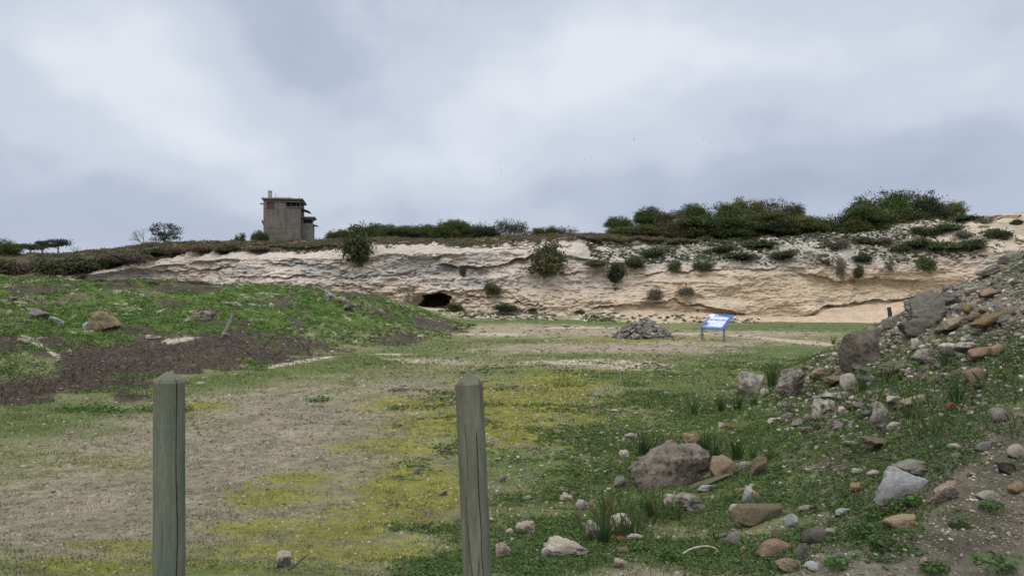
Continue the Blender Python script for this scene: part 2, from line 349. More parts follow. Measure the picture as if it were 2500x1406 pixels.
# ------------------------------------------------------------------ ground colours
def ell(P, Q, items):
    m = np.zeros_like(P)
    for it in items:
        x, y, rx, ry = it[:4]; tl = math.radians(it[4]) if len(it) > 4 else 0
        dx, dy = P-x, Q-y; a = (dx*math.cos(tl)+dy*math.sin(tl))/rx; b = (-dx*math.sin(tl)+dy*math.cos(tl))/ry
        m = np.maximum(m, np.exp(-(a*a+b*b)*1.1))
    return m
C_GRAVEL = (.188, .166, .126); C_OLIVE = (.140, .142, .072); C_MOSS = (.150, .150, .030); C_GREEN = (.072, .102, .028)
C_DGREEN = (.050, .085, .024); C_EARTH = (.098, .085, .064); C_PALE = (.34, .30, .24); C_DEAD = (.062, .047, .042); C_TAN = (.30, .25, .19)
def ground_cols():
    n_a = fbm(XG*.5, YG*.5, o=5, seed=21, g=.6); n_b = fbm(XG*2.2, YG*2.2, o=5, seed=22, g=.65); n_c = fbm(XG*9, YG*9, o=3, seed=23, g=.7)
    nn = n_a*.4+n_b*.42+n_c*.5
    C = np.empty(PG.shape+(3,)); C[:] = C_OLIVE
    def soft(mask, th=.5, w=.22, amp=.5):
        return sstep(mask+nn*amp*(mask > .02), th-w, th+w)
    gravel = ell(PG, PYg, [(700, 1090, 420, 110, 0), (180, 1240, 360, 110, -8), (880, 1170, 140, 75), (560, 1180, 300, 90), (760, 1000, 360, 60), (1020, 960, 160, 40),
        (300, 1060, 260, 60), (420, 1290, 420, 70, -8), (120, 1350, 260, 50, -6), (1450, 960, 120, 22), (1380, 1080, 60, 20, 0), (2250, 1350, 260, 110), (2450, 1180, 120, 120), (1560, 1400, 300, 30)])
    C = mixc(C, C_GRAVEL, soft(gravel, .5, .28, .55)*.95)
    green = ell(PG, PYg, [(1500, 915, 340, 28), (1750, 895, 200, 36), (1420, 870, 180, 12), (1800, 1000, 320, 70, 10), (1650, 1080, 330, 90), (1550, 1200, 330, 90), (1380, 1330, 230, 110), (1120, 1370, 210, 60, -20),
        (1230, 1140, 110, 50), (60, 1030, 220, 40), (500, 935, 300, 20, -8), (900, 880, 260, 26, -6), (1100, 850, 160, 22), (1250, 835, 120, 10), (120, 1010, 200, 30), (1900, 1150, 250, 100)])
    C = mixc(C, C_GREEN, soft(green, .42, .25, .6)*.9)
    grass2 = ell(PG, PYg, [(2000, 800, 330, 14), (1800, 806, 120, 6), (1250, 783, 260, 9), (1450, 788, 200, 7), (1880, 860, 190, 22), (1720, 848, 90, 6)])
    C = mixc(C, (.072, .105, .036), soft(grass2, .4, .2, .35)*.95)
    tan = ell(PG, PYg, [(1250, 806, 220, 16), (1450, 812, 160, 11), (1400, 850, 260, 14), (1700, 838, 200, 9), (1830, 815, 200, 8), (1620, 850, 160, 14), (1080, 882, 130, 9, 2), (1450, 890, 200, 13)])
    C = mixc(C, (.24, .205, .155), soft(tan, .42, .25, .5)*.9)
    pale = ell(PG, PYg, [(1060, 881, 90, 5, 1), (1440, 884, 190, 8), (1540, 893, 90, 5), (1880, 827, 120, 4, 5), (1970, 836, 110, 5, 6), (1430, 800, 130, 2.5), (1560, 809, 60, 2.5), (1200, 816, 70, 3), (1690, 815, 60, 2.5), (960, 865, 60, 2)])
    C = mixc(C, C_PALE, soft(pale, .45, .18, .5)*.85)
    moss = ell(PG, PYg, [(1370, 940, 90, 30), (1290, 985, 150, 42), (1230, 1045, 130, 30), (1100, 1040, 150, 30), (960, 1090, 120, 22), (1010, 1170, 110, 34), (1060, 1215, 110, 36), (960, 1260, 110, 34), (820, 1300, 130, 24), (700, 1345, 190, 24),
        (600, 1290, 110, 20), (640, 1210, 90, 20), (480, 1385, 200, 20), (330, 1330, 120, 14), (740, 1170, 70, 16), (930, 1200, 60, 30), (500, 990, 50, 8), (1290, 1070, 90, 14), (1000, 985, 120, 16), (1560, 828, 110, 5), (200, 1385, 160, 16), (880, 1350, 120, 22)])
    mm = soft(moss, .27, .30, .75)
    C = mixc(C, C_MOSS, mm*.92)
    # right bank
    rb = sstep(PG, 1850, 2050)*sstep(Zg, .2, .45)*(YG < 45)
    bank = np.empty_like(C); bank[:] = C_EARTH
    bank = mixc(bank, (.065, .088, .028), sstep(fbm(XG*1.1, YG*1.1, o=5, seed=31, g=.65), -.18, .12))
    bank = mixc(bank, (.15, .135, .11), sstep(fbm(XG*1.5, YG*1.5, o=4, seed=33), .12, .4)*.8)
    bank = mixc(bank, (.19, .175, .15), ell(PG, PYg, [(2400, 740, 260, 90)])*.8)
    bank = mixc(bank, (.088, .079, .066), soft(ell(PG, PYg, [(2350, 1330, 200, 90), (2480, 1120, 90, 140)]), .4, .25)*.85)
    C = C*(1-rb[..., None])+bank*rb[..., None]
    # left mound
    lb = slope_l
    md = np.empty_like(C); md[:] = (.058, .098, .020)
    md = mixc(md, (.10, .085, .06), sstep(fbm(XG*.6, YG*.6, o=5, seed=41, g=.65), .12, .45)*.8)
    md = mixc(md, (.30, .27, .22), sstep(fbm(XG*1.3, YG*1.3, o=5, seed=43, g=.7), .42, .62)*.7)
    C = C*(1-lb[..., None])+md*lb[..., None]
    dead = deadmask(PG, PYg, XG, YG)
    C = mixc(C, C_DEAD, dead*.92)
    edge = ell(PG, PYg, [(720, 885, 110, 5, -9), (430, 830, 60, 8, -8), (100, 845, 60, 6, 30)])
    C = mixc(C, (.42, .38, .32), soft(edge, .5, .2, .5)*.8)
    C *= 1.1*(1+.24*n_c+.12*n_b)[..., None]
    peb = np.clip(.10+.22*soft(gravel, .5, .28)+.3*soft(tan)-.06*mm, .02, .6)*(1-.8*lb)
    peb = np.maximum(peb, .12*rb)
    return C, peb
def deadmask(P, Q, X, Y):
    n = fbm(X*1.2, Y*1.2, o=4, seed=51)
    n = n+.5*fbm(X*.5, Y*.5, o=2, seed=53)
    m = ell(P, Q, [(640, 862, 130, 34, 3), (480, 865, 200, 60, -6), (330, 880, 190, 66, -12), (350, 820, 110, 30, 8), (215, 912, 110, 36, -14), (40, 952, 150, 24, -6), (700, 860, 60, 16, 8),
        (120, 830, 50, 20), (20, 835, 45, 20), (410, 742, 40, 10), (690, 735, 36, 10), (500, 775, 30, 14), (730, 790, 30, 10, 20), (980, 825, 60, 12, 2), (1060, 795, 60, 13, 12), (450, 705, 90, 12), (950, 770, 40, 8, 20), (850, 712, 80, 8, 10), (860, 745, 26, 8, 20), (100, 705, 90, 14),(290, 700, 60, 8)])
    return sstep(m+n*.55*(m > .03), .36, .52)
gc, gp = ground_cols()
me = npmesh('ground', np.stack([XG, YG, Zg], -1).reshape(-1, 3), gridfaces(*PG.shape), M_GROUND, gc.reshape(-1, 3), True, gp)
tag(link('ground', me), kind='structure')
s_ = 3000; me = npmesh('terrain', [(-s_, -s_, -1.2), (s_, -s_, -1.2), (s_, s_, -1.2), (-s_, s_, -1.2)], [(0, 1, 2, 3)], M_GROUND, np.tile(C_OLIVE, (4, 1)), extra=np.zeros(4))
tag(link('terrain', me), kind='structure')

# ------------------------------------------------------------------ cliff
#   px:   wall-top py, slope-top py, crest py, Y of wall, slope depth
CT = {-600: (650, 640, 615, 44, 5), 0: (684, 660, 619, 50, 6), 180: (668, 648, 604, 55, 4), 300: (650, 618, 592, 57, 3), 450: (638, 606, 587, 57, 3), 740: (628, 596, 585, 56, 3),
      900: (624, 596, 581, 55, 3), 1100: (618, 597, 580, 54, 3), 1300: (612, 588, 573, 54, 3), 1450: (628, 578, 570, 54, 5), 1600: (650, 582, 573, 55, 6), 1800: (654, 586, 576, 55, 7),
      1950: (640, 586, 579, 55, 7), 2100: (656, 573, 571, 56, 8), 2200: (642, 567, 562, 56, 9), 2350: (632, 538, 528, 56, 10), 2430: (622, 530, 523, 56, 10), 2500: (612, 540, 533, 55, 10), 3200: (590, 500, 490, 48, 10)}
ck = np.array(sorted(CT)); cv = np.array([CT[k] for k in ck], float)
NC = 1500; cpx = np.linspace(-600, 3200, NC)
cw, cs, cc, cYb, cdS = [np.interp(cpx, ck, cv[:, i]) for i in range(5)]
def sm(v, n=41):
    k = np.hanning(n); k /= k.sum(); return np.convolve(np.pad(v, n//2, 'edge'), k, 'valid')
cw, cs, cc, cYb, cdS = map(sm, (cw, cs, cc, cYb, cdS))
cw = cw+vn(cpx*.03, 0, seed=71)*6; cs = cs+vn(cpx*.035, 3, seed=72)*5+vn(cpx*.1, 3, seed=73)*3
cX = (cpx-CX)*cYb/F
zw = CZ+(CY-cw)*(cYb+.6)/F; zs = CZ+(CY-cs)*(cYb+.6+cdS)/F
TW, TSn = 150, 90
tw = np.linspace(0, 1, TW); ts = np.linspace(0, 1, TSn)[1:]
Zw = -.4+(zw[None]+.4)*tw[:, None]; Yw = cYb[None]+.6*tw[:, None]**1.5
e1 = ts[:, None]**.85
Zs = zw[None]+(zs-zw)[None]*(.75*e1+.25*np.sin(e1*1.57)); Ysl = cYb[None]+.6+cdS[None]*ts[:, None]
Zc = np.vstack([Zw, Zs]); Yc = np.vstack([Yw, Ysl]); Xc = np.broadcast_to(cX[None], Zc.shape).copy()
P0 = CX+Xc*F/Yc; Q0 = CY-(Zc-CZ)*F/Yc
onslope = np.vstack([np.zeros((TW, NC)), np.ones((TSn-1, NC))]); onslope = smooth1(onslope, 0, 21)
def strata(X, Z):
    w = fbm(X*.12, Z*.3, o=3, seed=81)*1.0; zz = Z+w*.6
    f1 = fbm(X*.28, zz*2.2, o=2, seed=82); f2 = fbm(X*.7, zz*4.6, o=3, seed=83); 
    return f1, f2
f1, f2 = strata(Xc, Zc)
ledge = lambda f, k: np.sign(f)*np.abs(f)**k
D = 1.2*fbm(Xc*.11, Zc*.16, o=2, seed=84)                      # big bays and buttresses (positive = out)
D += .08*ledge(f1, .6)*(1-.3*onslope)+.06*ledge(f2, .7)
lower = sstep(Q0, 640, 690)*sstep(P0, 1450, 1600)
D += .24*(1-.45*lower)*fbm(Xc*.75+fbm(Xc, Zc, seed=181)*.5, Zc*1.25, o=6, seed=85, g=.62)
rid = 1-np.abs(fbm(Xc*.55, Zc*1.1, o=5, seed=182, g=.6)); D -= .26*(1-.75*lower)*np.clip(rid-.86, 0, 1)/.14*(.4+.6*sstep(fbm(Xc*.2, Zc*.2, seed=183), -.2, .4))
D += .09*fbm(Xc*5, Zc*8, o=3, seed=87, g=.65)
D -= .12*(1-.8*lower)*sstep(fbm(Xc*2.1, Zc*3.4, o=4, seed=184, g=.6), .15, .55)
lower = sstep(Q0, 640, 690)*sstep(P0, 1450, 1600)                   # smoother sand-coloured lower face
D += .28*fbm(Xc*.5, Zc*.6, o=3, seed=88)*lower
LED = [([(1075, 646), (1150, 652), (1215, 650), (1300, 622), (1340, 612)], .9, 22), ([(215, 672), (330, 654), (400, 661), (480, 656), (570, 651)], .45, 14), ([(560, 677), (660, 675), (800, 676), (1000, 672)], .35, 8),
       ([(880, 628), (960, 622), (1060, 628), (1200, 612), (1290, 600)], .35, 10), ([(640, 640), (760, 648), (850, 640)], .35, 8), ([(1000, 714), (1090, 712), (1170, 722), (1230, 728)], .5, 12),
       ([(1180, 742), (1260, 738), (1330, 748)], .4, 6), ([(1960, 765), (2010, 748), (2100, 735), (2230, 728), (2330, 722)], .6, 40), ([(1560, 738), (1640, 732), (1720, 748), (1830, 768)], .55, 18), ([(1440, 748), (1560, 744)], .6, 8),
       ([(1550, 670), (1640, 662), (1780, 656), (1960, 652)], .35, 7), ([(1950, 664), (2050, 684), (2160, 678), (2260, 690)], .4, 30), ([(430, 632), (520, 634), (610, 628), (720, 632)], .35, 8), ([(1330, 668), (1480, 660)], .3, 6), ([(1100, 605), (1250, 598), (1400, 590)], .35, 6),
       ([(300, 640), (420, 628), (520, 640)], .25, 6)]
for pl, d, h in LED:
    xs = np.array([a for a, _ in pl]); ys = np.array([b for _, b in pl])
    ly = np.interp(P0, xs, ys)+vn(P0*.05, 0, seed=91)*4+vn(P0*.18, 0, seed=92)*1.6
    d *= .85; ed = sstep(P0, xs[0]-12, xs[0]+14)*(1-sstep(P0, xs[-1]-14, xs[-1]+12))*(.6+.6*np.clip(vn(P0*.03, 5, seed=93)+.6, 0, 1))
    q = Q0-ly
    d *= .75; D += ed*np.where(q > 0, -d*np.exp(-np.clip(q, 0, 999)/h), .35*d*np.exp(np.clip(q, -999, 0)/(h*.6)))
# round bulging buttresses at the foot of the face
for bx_, by_, rx, ry, g in [(1950, 735, 45, 40, 1.0), (1960, 760, 30, 14, .6), (1880, 700, 60, 40, -.3), (1560, 735, 20, 14, .5), (1620, 715, 30, 40, .5), (1515, 738, 22, 14, .5), (1750, 752, 60, 16, .8), (1680, 712, 40, 30, .4), (2180, 700, 90, 26, -.5)]:
    D += g*ell(P0, Q0, [(bx_, by_, rx, ry)])
D *= sstep(Zc, -.4, .2)
top = np.zeros_like(D); top[-14:] = np.linspace(0, 1, 14)[:, None]; D *= 1-.8*top
# cave
wob = 1+.16*fbm(P0*.06, Q0*.09, o=3, seed=95)
rc = (np.abs((P0-1063-.35*(735-Q0))/30)**2.3+np.abs((Q0-741)/25)**2.3)**(1/2.3)*wob
D -= 7.0*(1-sstep(rc, .93, 1.07))
rc2 = (np.abs((P0-1030)/42)**2+np.abs((Q0-742)/25)**2)**.5*wob
D -= 1.0*(1-sstep(rc2, .3, 1.15))
Yc2 = Yc-D*(1-.55*onslope); Zc2 = Zc+D*.6*onslope*.5
Xc2 = Xc+.12*fbm(Xc*1.1, Zc*1.1, o=2, seed=97)
inc = (1-sstep(rc, .9, 1.2))
Xc2 += inc*(Xc-((1064-CX)*54/F))*.5      # the cave widens inside
def cliff_cols():
    X, Z = Xc, Zc
    n = fbm(X*.5, Z*.9, o=5, seed=101, g=.6); n2 = fbm(X*2.4, Z*4, o=4, seed=102, g=.6); n3 = fbm(X*.25, Z*.35, o=3, seed=103)
    C = np.empty(X.shape+(3,)); C[:] = (.50, .440, .392)
    C = mixc(C, (.50, .405, .305), sstep(P0+n*120, 1350, 1800)*sstep(Q0+n*14, 632, 680))
    C = mixc(C, (.53, .44, .34), sstep(Q0+n*10, 690, 725)*.8)
    C = mixc(C, (.33, .25, .17), ell(P0, Q0, [(2110, 695, 110, 26), (1930, 700, 40, 25), (520, 668, 50, 10), (310, 668, 40, 9), (1720, 752, 70, 10), (1560, 748, 40, 8)])*.55)
    streak = fbm(X*1.6, Z*.35, o=4, seed=104, g=.6)
    grey = ell(P0, Q0, [(1000, 648, 110, 26), (1090, 655, 90, 16), (1420, 622, 80, 34), (1530, 606, 80, 22), (740, 648, 130, 18), (600, 662, 90, 12), (300, 672, 110, 12), (1180, 628, 40, 14), (1690, 612, 160, 30), (880, 668, 200, 10), (1130, 690, 150, 14), (1600, 722, 22, 16), (1840, 605, 160, 28), (2040, 620, 120, 26), (2000, 735, 16, 16), (1120, 668, 60, 14)])
    gm = sstep(grey+n*.35+streak*.22, .42, .78)
    C = mixc(C, (.31, .305, .30), gm*.85)
    C = mixc(C, (.22, .215, .21), sstep(n2+streak*.5, .45, .8)*gm*.6)
    C = mixc(C, (.42, .395, .365), sstep(n2*.6+n3*.7, .25, .5)*.4*(1-sstep(Q0, 655, 700)*sstep(P0, 1400, 1600)))
    up = onslope*sstep(P0, 1480, 1600)
    C = mixc(C, (.34, .325, .295), up*.75)
    C = mixc(C, (.20, .195, .185), up*sstep(n2+streak*.3, .1, .5)*.6)
    C = mixc(C, (.52, .44, .35), onslope*sstep(P0, 2180, 2260)*.8)
    C = mixc(C, (.36, .335, .30), onslope*(1-sstep(P0, 1480, 1600))*sstep(n+n2*.5, -.5, .2)*.6)
    # thin earth and roots towards the lip
    lip = onslope*sstep(n+n2*.5, -.3, .3)
    tt = np.vstack([np.zeros((TW, 1)), ts[:, None]])
    C = mixc(C, (.17, .15, .11), lip*sstep(tt+.0*P0, .78, .99)*.9*(1-.7*sstep(P0, 2180, 2300)))
    C = mixc(C, (.075, .085, .035), up*sstep(n+fbm(X*1.3, Z*1.3, o=4, seed=105)*.8, -.1, .3)*.8*(1-.6*sstep(P0, 2180, 2260)))
    left = 1-sstep(P0, 120, 240)
    C = mixc(C, (.10, .095, .06), left*sstep(n, -.5, .1)*.95)
    C = mixc(C, (.60, .36, .22), ell(P0, Q0, [(1654, 738, 9, 12), (1667, 742, 6, 10)])*.7)
    C *= (1+.10*n2)[..., None]
    return C
me = npmesh('cliff', np.stack([Xc2, Yc2, Zc2], -1).reshape(-1, 3), gridfaces(*Xc.shape), M_CLIFF, cliff_cols().reshape(-1, 3), False)
tag(link('cliff', me), kind='structure')
CP = CX+Xc2*F/Yc2; CQ = CY-(Zc2-CZ)*F/Yc2
def pickc(px, py):
    """nearest point of the cliff as seen at photo pixel px,py"""
    d = (CP-px)**2+(CQ-py)**2+(Yc2-54)**2*.02; i = np.unravel_index(np.argmin(d), d.shape)
    return np.array([Xc2[i], Yc2[i], Zc2[i]])

# sand banked against the foot of the face
ST = {940: (752, 775), 1000: (752, 776), 1062: (753, 773), 1150: (756, 774), 1250: (762, 780), 1350: (757, 784), 1450: (758, 786), 1600: (752, 787), 1700: (758, 788), 1850: (767, 790), 1950: (768, 792), 2020: (757, 789), 2100: (745, 785), 2200: (737, 780), 2300: (722, 776), 2500: (715, 770), 2900: (700, 765)}
sk = np.array(sorted(ST)); sv = np.array([ST[k] for k in sk], float)
spx = np.linspace(900, 2900, 420); stp = sm(np.interp(spx, sk, sv[:, 0]), 9); sto = sm(np.interp(spx, sk, sv[:, 1]), 9)
sYb = np.interp(spx, cpx, cYb); sX = (spx-CX)*sYb/F
sztop = CZ+(CY-stp)*(sYb-.2)/F; sztoe = CZ+(CY-sto)*(sYb-4.6)/F-.05
tt = np.linspace(0, 1, 90)[:, None]
SY = (sYb[None]-4.6)+tt*9.5; u_ = np.clip((SY-(sYb-4.6)[None])/4.6, 0, 1)
SZ = sztoe[None]+(sztop-sztoe)[None]*u_**1.25; SXX = np.broadcast_to(sX[None], SY.shape)
SZ = SZ+.09*fbm(SXX*.8, SY*.8, o=3, seed=111)+.03*fbm(SXX*4, SY*4, o=2, seed=112)
SZ[0] -= .5; SZ = SZ-np.clip(1-(spx[None]-900)/60, 0, 1)*1.5
SC = np.empty(SZ.shape+(3,)); SC[:] = (.42, .33, .25)
SP = CX+SXX*F/SY; SQ = CY-(SZ-CZ)*F/SY
nn_ = fbm(SXX*.9, SY*1.4, o=5, seed=113, g=.65)
SC = mixc(SC, (.43, .375, .315), (1-sstep(SP, 1400, 1560))*.75)
SC = mixc(SC, (.12, .125, .06), sstep((1-sstep(SP, 1480, 1620))*.75+nn_*.6-u_*.45, .25, .5)*.85)
SC = mixc(SC, (.10, .13, .05), sstep(sstep(SP, 1500, 1700)*(1-sstep(SP, 1800, 1850))*.7+nn_*.6-u_*1.5, .2, .45)*.8)
SC *= (1+.1*fbm(SXX*5, SY*5, o=2, seed=114))[..., None]
me = npmesh('sand', np.stack([SXX, SY, SZ], -1).reshape(-1, 3), gridfaces(*SY.shape), M_GROUND, SC.reshape(-1, 3), True, np.full(SY.size, .06))
tag(link('sand', me), kind='structure')

# hilltop behind the lip
hr = 90; ht = np.linspace(0, 1, hr)[:, None]**2.2
Y0h = (cYb+.6+cdS)[None]; HY = Y0h-.25+ht*170
zc_ = CZ+(CY-cc)*(cYb+.6+cdS+5)/F
HZ = zs[None]-.10+(zc_-zs)[None]*sstep(HY-Y0h, -.2, 5.5)
HX0 = np.broadcast_to(cX[None], HY.shape)*(1+(HY-Y0h)/Y0h*.9)
flat = sstep(HY-Y0h, 8, 40); HZ = HZ*(1-flat)+np.minimum(HZ, 6.2)*flat
HZ = HZ+.12*fbm(HX0*.4, HY*.4, o=4, seed=121)*sstep(HY-Y0h, .3, 2)
HC = np.empty(HY.shape+(3,)); HC[:] = (.115, .105, .055)
hn = fbm(HX0*.4, HY*.4, o=4, seed=122)
HC = mixc(HC, (.09, .07, .05), sstep(hn, -.1, .3)); HC = mixc(HC, (.30, .26, .21), sstep(hn, .45, .6)*.35)
HC = mixc(HC, (.07, .065, .04), 1-sstep(np.broadcast_to(cpx[None], HY.shape), 250, 420))
HC = mixc(HC, (.42, .35, .28), sstep(np.broadcast_to(cpx[None], HY.shape), 2150, 2280)*sstep(fbm(HX0*.9, HY*.9, o=4, seed=123), -.3, .1)*.9)
me = npmesh('hill', np.stack([HX0, HY, HZ], -1).reshape(-1, 3), gridfaces(*HY.shape), M_GROUND, HC.reshape(-1, 3), True, np.full(HY.size, .03))
tag(link('hill', me), kind='structure')
def hillz(px, Y):
    i = int(np.clip(np.searchsorted(cpx, px), 0, NC-1)); return float(np.interp(Y, HY[:, i], HZ[:, i]))

# ------------------------------------------------------------------ leaves
def rdirs(n):
    v = RNG.normal(size=(n, 3)); return v/np.linalg.norm(v, axis=1, keepdims=True)
def leafgeo(P, size, elong=1.8, flatten=0., upright=0.):
    n = len(P); a = rdirs(n); a[:, 2] *= (1-flatten); a[:, 2] += upright; a /= np.linalg.norm(a, axis=1, keepdims=True)+1e-9
    b = np.cross(a, rdirs(n)); b /= np.linalg.norm(b, axis=1, keepdims=True)+1e-9
    if flatten:
        b[:, 2] *= (1-flatten)
    s = np.asarray(size)[:, None]
    V = np.stack([P-a*s*elong/2, P+b*s/2, P+a*s*elong/2, P-b*s/2], 1).reshape(-1, 3)
    return V, np.arange(4*n).reshape(-1, 4)
def leafmesh(name, P, size, cols, mat=M_LEAF, **k):
    V, Fc = leafgeo(P, size, **k); return npmesh(name, V, Fc, mat, np.repeat(cols, 4, 0))
def vary(base, n, amt=.3):
    base = np.atleast_2d(base); b = base[RNG.integers(0, len(base), n)]
    return b*(1+amt*RNG.uniform(-1, 1, (n, 1)))*(1+.12*RNG.uniform(-1, 1, (n, 3)))

def tube_geo(pts, radii, seg=7):
    V, Fc = [], []
    pts = [np.asarray(p, float) for p in pts]
    for i, p in enumerate(pts):
        d = pts[min(i+1, len(pts)-1)]-pts[max(i-1, 0)]; d = d/(np.linalg.norm(d)+1e-9)
        u = np.cross(d, (0.3, .9, .1)); u /= np.linalg.norm(u)+1e-9; w = np.cross(d, u)
        for k in range(seg):
            t = 2*math.pi*k/seg; V.append(p+radii[i]*(u*math.cos(t)+w*math.sin(t)))
    for i in range(len(pts)-1):
        for k in range(seg):
            a = i*seg+k; b = i*seg+(k+1) % seg; Fc.append((a, b, b+seg, a+seg))
    return V, Fc
def joint(geos):
    V, Fc = [], []
    for v, f in geos:
        o = len(V); V += list(v); Fc += [tuple(i+o for i in q) for q in f]
    return V, Fc
M_BARK = mat_plain('bark', (.10, .085, .07), .9, ns=12, amt=.35, bump=.6)
M_DRY = mat_plain('dry_wood', (.16, .15, .14), .9, ns=12, amt=.3, bump=.4)

G_ = (.056, .084, .022); OL = (.092, .100, .026); DG = (.026, .040, .016); BR = (.066, .056, .028); GY_ = (.062, .066, .042)
def crown_mesh(name, lobes, n, leaf, cols, gap=.1):
    """leaf clumps spread through lobes [(cx,cy,cz,rx,ry,rz)]"""
    vol = np.array([l[3]*l[5] for l in lobes]); vol = vol/vol.sum(); Ps, Cs = [], []
    for l, v in zip(lobes, vol):
        m = max(int(n*v), 30); tw_ = max(m//14, 6)
        d = rdirs(tw_); r = (.5+.68*RNG.random((tw_, 1))**.8)*(1+.25*vn(d[:, :1]*2.2+l[0], d[:, 1:2]*2.2, d[:, 2:]*2.2, seed=int(abs(l[0]*10))+3))
        d[:, 2] = np.where(d[:, 2] < -.3, -d[:, 2]*.4, d[:, 2])
        c = d*r*np.array(l[3:6])+np.array(l[:3])
        k = RNG.integers(0, tw_, m); sp_ = leaf*2.3
        P = c[k]+RNG.normal(size=(m, 3))*sp_*np.array([1, 1, .7])
        lc = vary(cols, 1, .15)[0]; tcol = (1+.22*RNG.uniform(-1, 1, (tw_, 1)))
        Ps.append(P); Cs.append(lc*tcol[k]*(1+.22*RNG.uniform(-1, 1, (m, 1))))
    P = np.vstack(Ps); C = np.vstack(Cs); s = leaf*RNG.uniform(.7, 1.4, len(P))
    return leafmesh(name, P, s, C)
def trunk_geo(h, spread, r=.09, n=5, seed=0):
    rr = random.Random(seed); g = [tube_geo([(0, 0, -.4), (.03, 0, h*.25), (-.03, .02, h*.5), (0, 0, h*.75)], [r, r*.8, r*.55, r*.25])]
    for i in range(n):
        a = i*2*math.pi/n+rr.uniform(-.4, .4); z0 = h*rr.uniform(.12, .45)
        e = (math.cos(a)*spread*rr.uniform(.5, .85), math.sin(a)*spread*rr.uniform(.4, .8), h*rr.uniform(.55, .85))
        m = (e[0]*.45, e[1]*.45, z0+(e[2]-z0)*.4)
        g.append(tube_geo([(0, 0, z0), m, e], [r*.55, r*.35, r*.12], 5))
        for j in range(2):
            b = (e[0]+rr.uniform(-.3, .3)*spread, e[1]+rr.uniform(-.3, .3)*spread, e[2]+rr.uniform(.0, .2)*h)
            g.append(tube_geo([m, tuple((q+w)/2+rr.uniform(-.05, .05) for q, w in zip(m, b)), b], [r*.25, r*.18, r*.06], 4))
    return joint(g)
def mk_lobes(w, h, k, seed, flatb=True):
    rr = random.Random(seed); L_ = [(0, 0, h*.50, w*.36, w*.33, h*.40), (-w*.22, 0, h*.25, w*.26, w*.25, h*.22), (w*.22, 0, h*.25, w*.26, w*.25, h*.22), (0, -w*.15, h*.2, w*.3, w*.25, h*.2)]
    for i in range(k):
        a = rr.uniform(0, 2*math.pi); q = rr.uniform(.25, .36)*w
        z = h*rr.uniform(.22, .8); f = .75 if z > h*.6 else 1
        L_.append((math.cos(a)*q*f, math.sin(a)*q*f*.8, z, w*rr.uniform(.14, .24), w*rr.uniform(.14, .22), h*rr.uniform(.14, .24)))
    return L_
TREE = {}
def treeproto(key, w, h, cols, seed, n=26000, leaf=.062, k=15):
    cm = crown_mesh('crown_'+key, mk_lobes(w, h, k, seed), n, leaf, cols)
    V, Fc = trunk_geo(h, w*.45, r=.05+.02*h, seed=seed); tm = npmesh('trunk_'+key, V, Fc, M_BARK, None, True)
    TREE[key] = (cm, tm, w, h)
treeproto('green', 4, 3.4, [G_, (.05, .072, .02)], 1); treeproto('olive', 4, 3.4, [OL, (.06, .075, .022)], 2); treeproto('dark', 4, 3.4, [DG, (.032, .05, .018)], 3)
treeproto('brown', 4, 3.4, [BR, (.055, .06, .028)], 4, 11000); treeproto('grey', 4, 3.4, [GY_, (.05, .06, .03)], 5, 7000); treeproto('green2', 4, 3.4, [G_, OL], 6, k=12)
def tree(px, ytop, wpx, kind, Y, ybase, label, group='evergreen trees along the rim', cat='tree', name='evergreen_tree'):
    cm, tm, w, h = TREE[kind]; X = (px-CX)*Y/F
    zb = hillz(px, Y)-.05; zt = CZ+(CY-ytop)*Y/F; zb = min(zb, CZ+(CY-ybase)*Y/F)
    sx_ = wpx*Y/F/w; sz_ = (zt-zb)/h
    o = empty(name, (X, Y, zb), label=label, cat=cat, group=group)
    rz = random.uniform(0, 6.28)
    link('crown', cm, o, rot=(0, 0, rz), sc=(sx_*1.34, sx_*1.2, sz_*1.08)); link('trunk', tm, o, rot=(0, 0, rz), sc=(sx_, sx_, sz_))
    return o
RG = 'dense evergreen trees on the rim right of centre'; RR = 'tall evergreens at the right end of the rim'; RM_ = 'low green trees along the rim in the middle'
